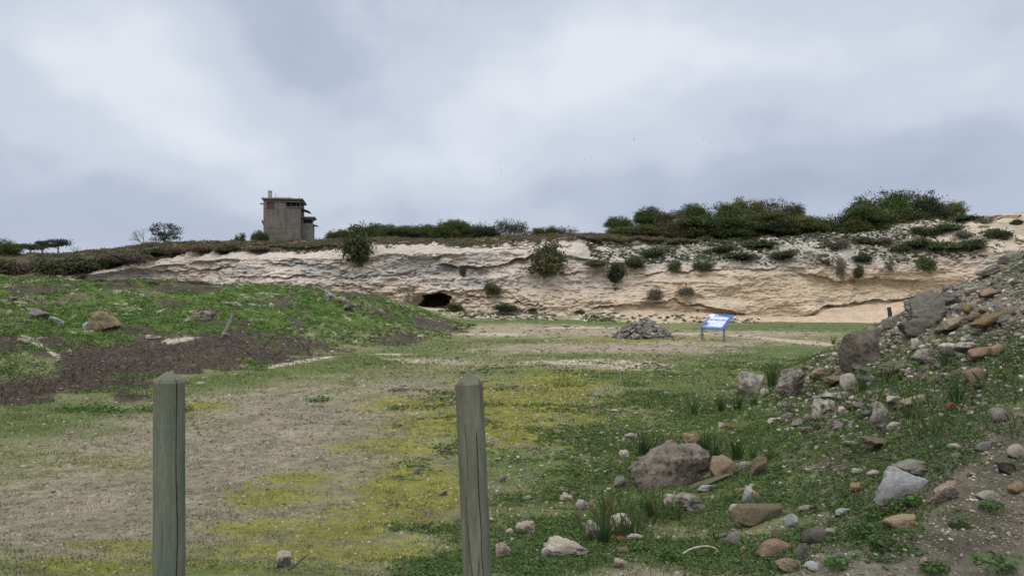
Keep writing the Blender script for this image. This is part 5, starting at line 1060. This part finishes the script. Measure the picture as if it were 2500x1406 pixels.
def rubble():
    shp = [rockgeo(900+i, k, 2)[0]*2 for i, k in enumerate(('angular', 'slab', 'cobble', 'angular', 'pitted', 'slab', 'angular', 'cobble'))]; F0 = ico(2)[1]; nv = len(shp[0]); Vs, Fs, Cs, k0 = [], [], [], 0
    pal = np.array([(.24, .225, .195), (.33, .305, .265), (.18, .175, .16), (.22, .19, .145), (.14, .135, .12), (.42, .39, .34), (.22, .18, .125)])
    def put(px, py, spx_, pw=None):
        nonlocal k0
        p = pick(px, py)
        if p is None: return
        s_ = spx_*p[1]/F*.5; a = U_(0, 6.28); b = U_(-.5, .5); P = shp[random.randrange(8)]*np.array([1, U_(.6, .95), U_(.4, .75)])*s_
        ca, sa, cb, sb = math.cos(a), math.sin(a), math.cos(b), math.sin(b); x, z = P[:, 0]*cb-P[:, 2]*sb, P[:, 0]*sb+P[:, 2]*cb; y = P[:, 1]
        Vs.append(np.stack([x*ca-y*sa+p[0], x*sa+y*ca+p[1], z+p[2]+s_*.1], -1)); Fs.append(F0+k0); k0 += nv; Cs.append(np.tile(pal[RNG.integers(0, 7)]*U_(.75, 1.15), (nv, 1)))
    for _ in range(1300): px, py = bankarea(); put(px, py, 6+12*random.random()**2)
    for _ in range(500):
        px = U_(2130, 2520); put(px, U_(np.interp(px, [2130, 2200, 2300, 2400, 2520], [800, 770, 712, 668, 625]), 860), 8+14*random.random()**1.5)
    for _ in range(500): put(U_(2500, 3200), U_(560, 1500), 6+12*random.random()**2)
    for _ in range(1900): put(U_(1180, 2520), U_(1040, 1406), 4+11*random.random()**2.8)
    for _ in range(260): put(U_(1300, 1900), U_(880, 1060), 3+5*random.random()**2)
    for _ in range(620): put(U_(0, 1120), U_(695, 900), 2.5+6*random.random()**3)
    for _ in range(160): put(random.gauss(1840, 60), random.gauss(975, 22), 5+9*random.random()**2)
    return npmesh('rubble', np.vstack(Vs), np.vstack(Fs), M_STONES, np.vstack(Cs), False)
def mat_stones():
    m, t, b = newmat('mixed_stone'); a = N(t, 'ShaderNodeAttribute'); a.attribute_name = 'Col'
    n1 = texn(t, 'noise', 14, 7, rough=.7); n2 = texn(t, 'noise', 70, 5, rough=.7); c = scalecol(t, scalecol(t, a.outputs['Color'], mrange(t, n1.outputs[0], .3, .7, .65, 1.35)), mrange(t, n2.outputs[0], .3, .7, .75, 1.25))
    t.links.new(c, b.inputs['Base Color']); b.inputs['Roughness'].default_value = .95; b.inputs['Specular IOR Level'].default_value = .12; addbump(t, b, [(n1.outputs[0], .7, .04), (n2.outputs[0], .6, .01)]); return m
M_STONES = mat_stones()
tag(link('rubble', rubble()), label='smaller broken stones lying between the larger ones', kind='stuff')
# ------------------------------------------------------------------ cairn of stones
def cairn():
    Yc_ = 4277/(824-703); s = Yc_/F; X0 = (1570-CX)*s; R = 70*s; Ht = 48*s; z0 = float(H(X0, Yc_))
    hgt = lambda r: Ht*np.clip(1-r/R, 0, 1)**.7
    V0, F0 = ico(1); Vs = []; m = 700
    a = RNG.uniform(0, 6.28, m); r = R*np.sqrt(RNG.random(m))*.95; h = hgt(r)*RNG.uniform(.1, .93, m); sz = .07
    P = (V0[None]*(1+.3*RNG.uniform(-1, 1, (m, len(V0))))[..., None]*sz*np.array([1, .9, .6])+np.stack([X0+r*np.cos(a), Yc_+r*np.sin(a), z0+h], -1)[:, None]).reshape(-1, 3)
    me = npmesh('rubble', P, (F0[None]+(np.arange(m)*len(V0))[:, None, None]).reshape(-1, 3), M_TWIG, np.tile((.10, .098, .09), (len(P), 1)))
    tag(link('rubble', me), label='small dark rubble filling the cairn', kind='stuff')
    k = 0
    for i in range(230):
        a = random.uniform(0, 6.28) if i > 190 else random.uniform(math.pi*.95, math.pi*2.05); r = R*(1.03*math.sqrt(random.uniform(.0, 1))); h = float(hgt(np.array(r)))
        sz = random.uniform(.13, .27)*(1.1 if r > R*.6 else 1); mt = random.choices(['slate', 'grey', 'pitted', 'white', 'brown'], [7, 5, 2, 1, 1])[0]
        m_ = proto(random.choice(('angular', 'slab', 'cobble')), mt, random.randrange(5), 3)
        sl = .55; n = Vector((math.cos(a)*sl, math.sin(a)*sl, 1)).normalized(); q = n.to_track_quat('Z', 'Y') @ Matrix.Rotation(random.uniform(0, 6.28), 4, 'Z').to_quaternion() @ Matrix.Rotation(random.uniform(-.7, .7), 4, 'X').to_quaternion()
        o = link('cairn_stone', m_, None, (X0+r*math.cos(a), Yc_+r*math.sin(a), z0+h+.02), q.to_euler(), (sz, sz*random.uniform(.6, .9), sz*random.uniform(.35, .6)))
        tag(o, label='fist to head sized grey stone piled in the cairn left of the blue board', cat='stone', group='stones piled in the cairn')
cairn()

# ------------------------------------------------------------------ ground plants
def greens():
    Ps, Cs, Ss = [], [], []
    # left mound: bright leafy clumps
    n = 26000; px = RNG.uniform(-150, 1160, n); Y = np.exp(RNG.uniform(math.log(14), math.log(46), n)); X = (px-CX)*Y/F; Z = H(X, Y); Q = CY-(Z-CZ)*F/Y
    dm = deadmask(px, Q, X, Y); nz = fbm(X*.7, Y*.7, o=4, seed=151, g=.6)
    keep = (Z > .08+.1*nz) & (RNG.random(n) < (1-dm)*np.clip(.9-.9*np.clip(nz-.1, 0, 1)*2, .12, 1)); X, Y, Z, nz = X[keep], Y[keep], Z[keep], nz[keep]
    k = 9; c = np.stack([X, Y, Z], -1); r = RNG.uniform(.06, .15, len(X))
    d = rdirs(len(X)*k).reshape(-1, k, 3); d[..., 2] = np.abs(d[..., 2])*.7; P = c[:, None]+d*r[:, None, None]; Ps.append(P.reshape(-1, 3))
    cc_ = vary([(.068, .145, .022), (.052, .112, .020), (.09, .15, .03), (.055, .09, .026)], len(X), .2); Cs.append(np.repeat(cc_, k, 0)*(1+.2*RNG.uniform(-1, 1, (len(X)*k, 1)))); Ss.append(np.repeat(.020+.0011*Y, k)*RNG.uniform(.7, 1.3, len(X)*k))
    # right bank and foreground: small clover-like leaves
    n = 125000; px = RNG.uniform(950, 3100, n); Y = np.exp(RNG.uniform(math.log(4.6), math.log(24), n)); X = (px-CX)*Y/F; Z = H(X, Y); Q = CY-(Z-CZ)*F/Y
    m = ell(px, Q, [(1400, 1340, 260, 110), (1120, 1370, 200, 60, -20), (1600, 1120, 350, 120), (1900, 1200, 300, 130), (2150, 1290, 130, 100), (2250, 1250, 90, 30), (2150, 950, 330, 130), (2000, 1080, 250, 70), (2350, 900, 260, 110), (1700, 1000, 250, 50), (2200, 1130, 200, 60), (1750, 1360, 300, 50), (2400, 880, 200, 90), (2850, 900, 300, 300), (2050, 1010, 250, 60), (2250, 1060, 250, 60)])
    nz = fbm(X*1.5, Y*1.5, o=4, seed=152, g=.6); bare = ell(px, Q, [(2380, 1330, 180, 70), (2450, 1150, 100, 90), (1600, 1395, 200, 20), (2420, 720, 180, 60)])
    keep = RNG.random(n) < np.clip(m*1.0+nz*.9-bare*.28-.08+.22*sstep(px, 1850, 2100), 0, 1)*.85; X, Y, Z = X[keep], Y[keep], Z[keep]
    k = 7; c = np.stack([X, Y, Z], -1); r = RNG.uniform(.02, .06, len(X)); d = rdirs(len(X)*k).reshape(-1, k, 3); d[..., 2] = np.abs(d[..., 2])*.5
    P = c[:, None]+d*r[:, None, None]; Ps.append(P.reshape(-1, 3)); cc_ = vary([(.05, .10, .024), (.062, .12, .028), (.038, .072, .02), (.08, .105, .03)], len(X), .2)
    Cs.append(np.repeat(cc_, k, 0)*(1+.2*RNG.uniform(-1, 1, (len(X)*k, 1)))); Ss.append(np.repeat(.009+.0011*Y, k)*RNG.uniform(.7, 1.4, len(X)*k))
    return leafmesh('ground_cover', np.vstack(Ps), np.concatenate(Ss), np.vstack(Cs), M_LEAF, elong=1.25, flatten=.45)
tag(link('ground_cover', greens()), label='low leafy weeds covering mound, bank and foreground', kind='stuff')
def blades():
    n = 110000; px = RNG.uniform(-100, 2600, n); Y = np.exp(RNG.uniform(math.log(4.6), math.log(26), n)); X = (px-CX)*Y/F; Z = H(X, Y); Q = CY-(Z-CZ)*F/Y
    m = ell(px, Q, [(1650, 1060, 350, 70), (1500, 940, 300, 50), (1800, 960, 300, 60), (2200, 900, 300, 150), (500, 940, 330, 24, -8), (60, 1030, 220, 40), (1150, 1390, 250, 60), (1500, 1250, 350, 140), (2000, 1150, 350, 150), (900, 890, 260, 30), (1800, 900, 200, 40)])
    nz = fbm(X*1.8, Y*1.8, o=3, seed=161); keep = RNG.random(n) < np.clip(m+nz*.7-.1, .05, 1); X, Y, Z = X[keep], Y[keep], Z[keep]; m = len(X)
    h = (.012+.0022*Y)*RNG.uniform(.6, 1.7, m); w = .0016+.00035*Y; a = RNG.uniform(0, 6.28, m); l = RNG.uniform(-.6, .6, (m, 2))*h[:, None]
    b0 = np.stack([X-w*np.cos(a), Y-w*np.sin(a), Z-.004], -1); b1 = np.stack([X+w*np.cos(a), Y+w*np.sin(a), Z-.004], -1); t = np.stack([X+l[:, 0], Y+l[:, 1], Z+h], -1)
    V = np.stack([b0, b1, t], 1).reshape(-1, 3); c = vary([(.08, .13, .03), (.06, .10, .025), (.12, .13, .05)], m, .25)
    # taller strap blades standing in loose stands
    q = 16000; rg_ = [(1750, 1010, 120, 26), (1590, 1105, 60, 36), (1790, 1118, 90, 30), (1500, 1290, 90, 60), (1620, 1260, 90, 30), (2200, 960, 300, 60), (1960, 1000, 120, 30), (2250, 1050, 200, 40), (1880, 940, 60, 20)]
    px = RNG.uniform(1350, 2550, q); Y = np.exp(RNG.uniform(math.log(5), math.log(20), q)); X = (px-CX)*Y/F; Z = H(X, Y); Q = CY-(Z-CZ)*F/Y; mm_ = np.clip(ell(px, Q, rg_)*.95-.12, 0, 1)
    kp = RNG.random(q) < mm_*np.clip(.25+fbm(X*3, Y*3, o=2, seed=163), 0, 1); X, Y, Z = X[kp], Y[kp], Z[kp]; q = len(X); h = RNG.uniform(.08, .24, q); w = RNG.uniform(.002, .0045, q); a = RNG.uniform(0, 6.28, q); l = RNG.uniform(-.5, .5, (q, 2))*h[:, None]
    dx, dy = w*np.cos(a), w*np.sin(a)
    V2 = np.stack([np.stack([X-dx, Y-dy, Z-.01], -1), np.stack([X+dx, Y+dy, Z-.01], -1), np.stack([X+l[:, 0]*.35+dx*.7, Y+l[:, 1]*.35+dy*.7, Z+h*.6], -1), np.stack([X+l[:, 0], Y+l[:, 1], Z+h], -1)], 1).reshape(-1, 3)
    k = np.arange(q)[:, None]*4+len(V); F2 = np.concatenate([k+np.array([[0, 1, 2]]), k+np.array([[0, 2, 3]])]); c2 = vary([(.05, .09, .022), (.04, .072, .02), (.09, .09, .04)], q, .25)
    return npmesh('grass', np.vstack([V, V2]), np.vstack([np.arange(3*m).reshape(-1, 3), F2]), M_LEAF, np.vstack([np.repeat(c, 3, 0), np.repeat(c2, 4, 0)]))
tag(link('grass', blades()), label='short green grass on flat ground and bank', kind='stuff')
def drygrass():
    n = 120000; px = RNG.uniform(-100, 1900, n); Y = np.exp(RNG.uniform(math.log(4.8), math.log(34), n)); X = (px-CX)*Y/F; Z = H(X, Y)
    nz = fbm(X*2.5, Y*2.5, o=3, seed=165); keep = (RNG.random(n) < np.clip(.35+nz, .03, 1)) & ((px > 1000) | (Z < .3) | (Y < 12)); X, Y, Z = X[keep], Y[keep], Z[keep]; m = len(X)
    i = np.clip(np.searchsorted(YS, Y)-1, 0, len(YS)-1); j = np.clip(np.searchsorted(PXS, CX+X*F/Y)-1, 0, len(PXS)-1); g = gc[i, j]
    h = (.006+.0013*Y)*RNG.uniform(.5, 1.5, m); w = (.002+.0006*Y)*RNG.uniform(.6, 1.3, m); a = RNG.uniform(0, 6.28, m); l = RNG.uniform(-1, 1, (m, 2))*(h*1.2)[:, None]
    b0 = np.stack([X-w*np.cos(a), Y-w*np.sin(a), Z-.003], -1); b1 = np.stack([X+w*np.cos(a), Y+w*np.sin(a), Z-.003], -1); t = np.stack([X+l[:, 0], Y+l[:, 1], Z+h], -1)
    c = g*RNG.uniform(.55, 1.5, (m, 1))*np.array([1, 1.04, .92]); return npmesh('dry_grass', np.stack([b0, b1, t], 1).reshape(-1, 3), np.arange(3*m).reshape(-1, 3), M_LEAF, np.repeat(c, 3, 0))
tag(link('dry_grass', drygrass()), label='thin short grass and moss on the gravelly flat', kind='stuff')
def deadbrush():
    n = 80000; px = RNG.uniform(-150, 1160, n); Y = np.exp(RNG.uniform(math.log(13), math.log(45), n)); X = (px-CX)*Y/F; Z = H(X, Y); Q = CY-(Z-CZ)*F/Y
    keep = RNG.random(n) < deadmask(px, Q, X, Y); X, Y, Z = X[keep], Y[keep], Z[keep]; m = len(X)
    hump = .14+.30*np.clip(fbm(X*1.3, Y*1.3, o=3, seed=171)+.3, 0, 1); P = np.stack([X, Y, Z+hump*RNG.random(m)], -1); c = vary([(.075, .055, .048), (.055, .042, .038), (.11, .085, .07), (.05, .045, .035)], m, .25)
    return leafmesh('dead_brush', P, np.full(m, .012)*RNG.uniform(.7, 1.6, m), c, M_TWIG, elong=12, flatten=.3)
tag(link('dead_brush', deadbrush()), label='dead dark brown creeping brush on the mound', kind='stuff')

# long-bladed tufts
def tuftmesh(seed, n, h, spread, col, droop=.35):
    rr = random.Random(seed); V, Fc, C = [], [], []
    for i in range(n):
        a = rr.uniform(0, 6.28); r = rr.uniform(0, .05); l = h*rr.uniform(.5, 1.1); out_ = spread*rr.uniform(.05, 1)**1.3; w = rr.uniform(.003, .0075); p0 = (math.cos(a)*r, math.sin(a)*r); c = [q*rr.uniform(.7, 1.25) for q in col]; sgn = rr.uniform(0, 6.28)
        k0 = len(V); ns = 6
        for j in range(ns+1):
            t = j/ns; x = p0[0]+math.cos(a)*out_*l*t*t; y = p0[1]+math.sin(a)*out_*l*t*t; z = l*(t-droop*out_*t*t*t)-.02; ww = w*(1-t*.85)
            V += [(x-ww*math.sin(sgn), y+ww*math.cos(sgn), z), (x+ww*math.sin(sgn), y-ww*math.cos(sgn), z)]; C += [c, c]
        Fc += [(k0+2*j, k0+2*j+1, k0+2*j+3, k0+2*j+2) for j in range(ns)]
    return npmesh('tuft', V, Fc, M_LEAF, np.array(C))
TU = [tuftmesh(i, n, .34, s, c) for i, (n, s, c) in enumerate([(70, .5, (.038, .075, .02)), (30, .8, (.045, .075, .025)), (46, .62, (.05, .088, .024)), (14, 1.15, (.04, .06, .022)), (24, .95, (.055, .085, .03)), (55, .7, (.032, .065, .02))])]
def tuft(px, py, hpx, v, label):
    p = pick(px, py)
    if p is None: return
    s = 1.3*hpx*p[1]/F/.34
    v = v if random.random() < .6 else {0: 5, 1: 4, 2: 5, 3: 4}[v]
    tag(link('grass_tuft', TU[v], None, tuple(p), (0, 0, U_(0, 6.28)), (s, s, s)), label=label, cat='grass tuft', group='tufts of long strap-like blades')
for a in [(1572, 1112, 62, 0, 'dense dark tuft behind the left end of the big boulder'), (1745, 1115, 66, 0, 'tall tuft behind the right end of the big boulder'), (1800, 1122, 60, 0, 'dense dark tuft above the fan-shaped stone'), (1720, 1100, 60, 2, 'tuft between boulder top and tall tuft'), (1695, 1010, 40, 2, 'tuft on the green left of the brick piece'), (1760, 1005, 42, 2, 'tuft behind the brick piece'), (1800, 1000, 44, 0, 'tuft below the pale grey boulder'), (1840, 990, 40, 2, 'tuft at the right below the pale grey boulder'),
          (1835, 1120, 60, 1, 'loose tuft right of the dense dark one'), (1880, 1125, 44, 1, 'sparse tuft right of the purplish stone'), (1480, 1265, 75, 1, 'sparse tall tuft left of the white block'), (1440, 1322, 84, 1, 'thin tall tuft in front of pitted pale rock'), (1475, 1330, 80, 0, 'dense tuft below the sparse tall one'), (1585, 1265, 60, 0, 'tuft right above the white block'), (1655, 1270, 66, 1, 'tuft in front of the pitted grey rock'), (1530, 1310, 90, 3, 'few long blades in front of the white block'),
          (1780, 1230, 44, 1, 'dark spreading tuft left of the grey-white wedge'), (1750, 1322, 60, 3, 'wide spreading blades below the brown slab'), (1885, 945, 60, 0, 'dark tuft between the two grey boulders'), (1985, 965, 44, 1, 'sparse tuft right of the purplish boulder'), (2070, 870, 50, 1, 'tuft left of the dark rounded boulder at the outline'), (2105, 960, 40, 2, 'tuft below the dark rounded boulder'), (2170, 935, 50, 1, 'tuft on the slope right of the rounded boulder'), (2200, 930, 44, 3, 'few blades on the slope beside the greenish slab'),
          (2310, 895, 60, 1, 'tall tuft near the pale rocks on the slope'), (2335, 985, 70, 2, 'upright tuft beside the long tan stone'), (2215, 1020, 60, 1, 'spreading tuft in the middle of the bank'), (2235, 1030, 50, 3, 'long leaning blades in the middle of the bank'), (2090, 1105, 50, 3, 'arching blades beside the flat white pebble'), (1985, 1245, 40, 1, 'small tuft beside the white and dark shard'), (2400, 1010, 34, 1, 'small tuft right on the bank'), (1925, 1010, 34, 1, 'small tuft below the purplish boulder'), (1620, 1330, 40, 3, 'few blades right below the white block'),
          (2035, 840, 24, 2, 'small tuft at the toe of the bank by the path'), (2180, 800, 22, 1, 'tiny tuft at the bank outline'), (1560, 1240, 56, 3, 'leaning blades under the big boulder\'s left'), (2455, 885, 40, 1, 'tuft high on the green slope'), (2290, 1100, 40, 3, 'wiry blades above the triangular slab')]:
    tuft(*a)
# broad-leaved weeds near the triangular slab and at the bottom edge
def weedmesh(seed):
    rr = np.random.default_rng(seed); n = 120; a = rr.uniform(0, 6.28, n); r = .08*np.sqrt(rr.random(n)); P = np.stack([r*np.cos(a), r*np.sin(a), .02+.05*rr.random(n)], -1)
    return leafmesh('weed', P, rr.uniform(.014, .026, n), vary([(.04, .09, .02), (.055, .11, .025)], n, .25), M_LEAF, elong=1.6, flatten=.4)
WM_ = [weedmesh(i) for i in range(3)]
for px, py, s, lb in [(2190, 1245, 1.0, 'leafy weed at the foot of the triangular slab'), (2230, 1235, 1.0, 'bright leafy weed overlapping the slab bottom'), (2140, 1270, 1.1, 'leafy weed left below the triangular slab'), (2110, 1310, 1.0, 'leafy weed right of the smooth grey cobble'), (2150, 1340, 1.0, 'leafy weed in the lower middle of the bank'), (1640, 1370, 1.0, 'leafy weed at the bottom between pebbles'), (2430, 1400, 1.3, 'dark leaved weed at the bottom right'), (2280, 1402, 1.0, 'leafy weed at the bottom edge right'),
                      (1560, 1345, .8, 'small leafy weed right of the red chip'), (2340, 1290, .8, 'small leafy weed on bare soil'), (2420, 1250, .9, 'leafy weed below the smooth white stone'), (2040, 1390, 1.0, 'leafy weed at the bottom right of the tan stones')]:
    p = pick(px, py)
    if p is not None: tag(link('weed', random.choice(WM_), None, tuple(p), (0, 0, U_(0, 6)), (s, s, s)), label=lb, cat='weed', group='broad-leaved weeds')

# ------------------------------------------------------------------ stake, roots, twigs
def curve_thing(name, pts, rad, mat, label, cat, group=None):
    """pts: (px, py, lift) seen from the camera, at the depth of the ends"""
    p0 = pick(*pts[0][:2]); p1 = pick(*pts[-1][:2]); n = len(pts); P = []
    for i, (px, py, lift) in enumerate(pts):
        t = i/(n-1); Y = min(p0[1], p1[1])-.05; P.append(np.array([(px-CX)*Y/F, Y, CZ-(py-CY)*Y/F]))
    Q_ = []; 
    for i in range(n-1):
        a = P[max(i-1, 0)]; b = P[i]; c = P[i+1]; d = P[min(i+2, n-1)]
        for t in np.linspace(0, 1, 7)[:-1]: Q_.append(.5*((2*b)+(-a+c)*t+(2*a-5*b+4*c-d)*t*t+(-a+3*b-3*c+d)*t**3))
    Q_.append(P[-1]); o_ = Q_[0].copy(); Q_ = [q-o_ for q in Q_]; m = len(Q_)
    r = [rad*(1-.5*i/m)*(1+.15*math.sin(i*1.7)) for i in range(m)]
    return tag(link(name, npmesh(name, *tube_geo(Q_, r, 7), mat, None, True), None, tuple(o_)), label=label, cat=cat, group=group)
M_ROOT = mat_plain('dark_root', (.035, .028, .022), .9, ns=20, amt=.3)
curve_thing('root', [(632, 888, 0), (615, 870, 0), (590, 850, 0), (560, 843, 0), (525, 845, 0), (492, 853, 0)], .022, M_ROOT, 'dark arching root left of the taller arch', 'root', 'arching roots at the mound foot')
curve_thing('root', [(760, 867, 0), (745, 850, 0), (728, 828, 0), (705, 817, 0), (675, 818, 0), (652, 835, 0), (638, 870, 0)], .022, M_ROOT, 'taller dark arching root at the tip of the dead brush', 'root', 'arching roots at the mound foot')
curve_thing('root', [(770, 867, 0), (800, 868, 0), (840, 864, 0), (870, 866, 0)], .014, M_ROOT, 'thin root lying flat to the right of the arches', 'root')
curve_thing('wire', [(636, 793, 0), (637, 785, 0), (641, 784, 0), (642, 790, 0), (645, 784, 0), (649, 786, 0), (648, 792, 0)], .010, M_ROOT, 'small bent wire on the mound above the arches', 'wire')
M_STAKE = mat_plain('weathered_stake', (.15, .145, .13), .9, ns=14, amt=.35, bump=.6)
ps = pick(545, 822); Ys_ = ps[1]
g = [tube_geo([(0, 0, -.15), (.05, 0, .1), (18*Ys_/F, 0, 36*Ys_/F), (25*Ys_/F, 0, 60*Ys_/F)], [.13, .085, .065, .055], 10)]
tag(link('wooden_stake', bevmesh('wooden_stake', joint(g), M_STAKE, 0), None, tuple(ps)), label='grey weathered stake leaning right on the mound', cat='stake')
rock(547, 828, 26, 16, 'pitted', 'pitted', 'pale crumbly footing around the leaning stake', group=LMG)
curve_thing('twig', [(703, 1392, 0), (725, 1376, 0), (752, 1352, 0)], .006, M_ROOT, 'dark stick beside the grey cube-like stone', 'twig', 'twigs on the gravel')
curve_thing('twig', [(1080, 1148, 0), (1058, 1150, 0), (1045, 1140, 0), (1026, 1138, 0)], .008, M_ROOT, 'crooked dark twig left of the leaning post', 'twig', 'twigs on the gravel')
curve_thing('twig', [(1360, 1038, 0), (1375, 1037, 0), (1390, 1039, 0)], .008, M_ROOT, 'short dark stick on the green right of the moss', 'twig', 'twigs on the gravel')
curve_thing('twig', [(1245, 1212, 0), (1262, 1215, 0), (1288, 1216, 0)], .008, M_DRY, 'grey stick on the green right of the leaning post', 'twig', 'twigs on the gravel')
curve_thing('twig', [(1668, 1350, 0), (1690, 1338, 0), (1725, 1332, 0), (1750, 1340, 0), (1745, 1352, 0)], .006, mat_plain('bleached_root', (.38, .35, .29), .8), 'pale curved root piece among pebbles at the bottom', 'twig', 'twigs on the gravel')
pp = pick(2173, 782); 
if pp is not None: tag(link('stub_post', npmesh('stub_post', *tube_geo([(0, 0, -.1), (0, 0, .15), (-.03, 0, .32)], [.05, .05, .045], 8), M_ROOT, None, True), None, tuple(pp)), label='short dark stub standing in grass at the bank outline', cat='post')

# ------------------------------------------------------------------ birds
M_BIRD = mat_plain('dark_feathers', (.06, .06, .07), .8)
def birdmesh(seed):
    g = tube_geo([(-.22, 0, 0), (-.12, 0, .01), (.02, 0, .02), (.16, 0, .02), (.25, 0, .01)], [.01, .045, .06, .045, .01], 8); V, Fc = [list(g[0]), list(g[1])]
    for s in (-1, 1):
        k = len(V); V += [np.array(q) for q in [(.08, s*.02, .03), (-.08, s*.02, .03), (-.06, s*.28, .16), (.06, s*.28, .17), (-.16, s*.62, .07), (-.10, s*.62, .07), (.08, s*.02, .012), (-.08, s*.02, .012), (-.06, s*.28, .145), (.06, s*.28, .15)]]
        Fc += [(k, k+1, k+2, k+3), (k+3, k+2, k+4, k+5), (k+6, k+7, k+8, k+9), (k+9, k+8, k+4, k+5)]
    return npmesh('bird', V, Fc, M_BIRD)
BMs = birdmesh(1)
for px, py, rl, s, lb in [(1547, 340, 1.35, 1.0, 'gull flying alone above the middle of the flock'), (1717, 341, -1.2, 1.1, 'gull higher of the rightmost pair'), (1735, 351, 1.4, .8, 'gull lower of the rightmost pair'), (1487, 372, 1.1, .9, 'gull right above the close pair'), (1430, 389, -1.2, .9, 'gull left of the close pair'), (1445, 386, -.7, .8, 'gull right of the close pair'),
                          (1253, 378, -1.0, .7, 'gull highest of the left three'), (1219, 397, .3, .6, 'faintest gull of the left three'), (1224, 419, -1.3, .7, 'gull lowest of the left three'), (940, 438, .2, .5, 'tiny gull alone in the left half of the sky'), (512, 512, .1, .45, 'tiny far gull left of the watchtower')]:
    Y = 190; tag(link('gull', BMs, None, ((px-CX)*Y/F, Y, CZ+(CY-py)*Y/F), (rl, .1, U_(0, .8)+1.2), (s, s, s)), label=lb, cat='bird', group='gulls in the sky')
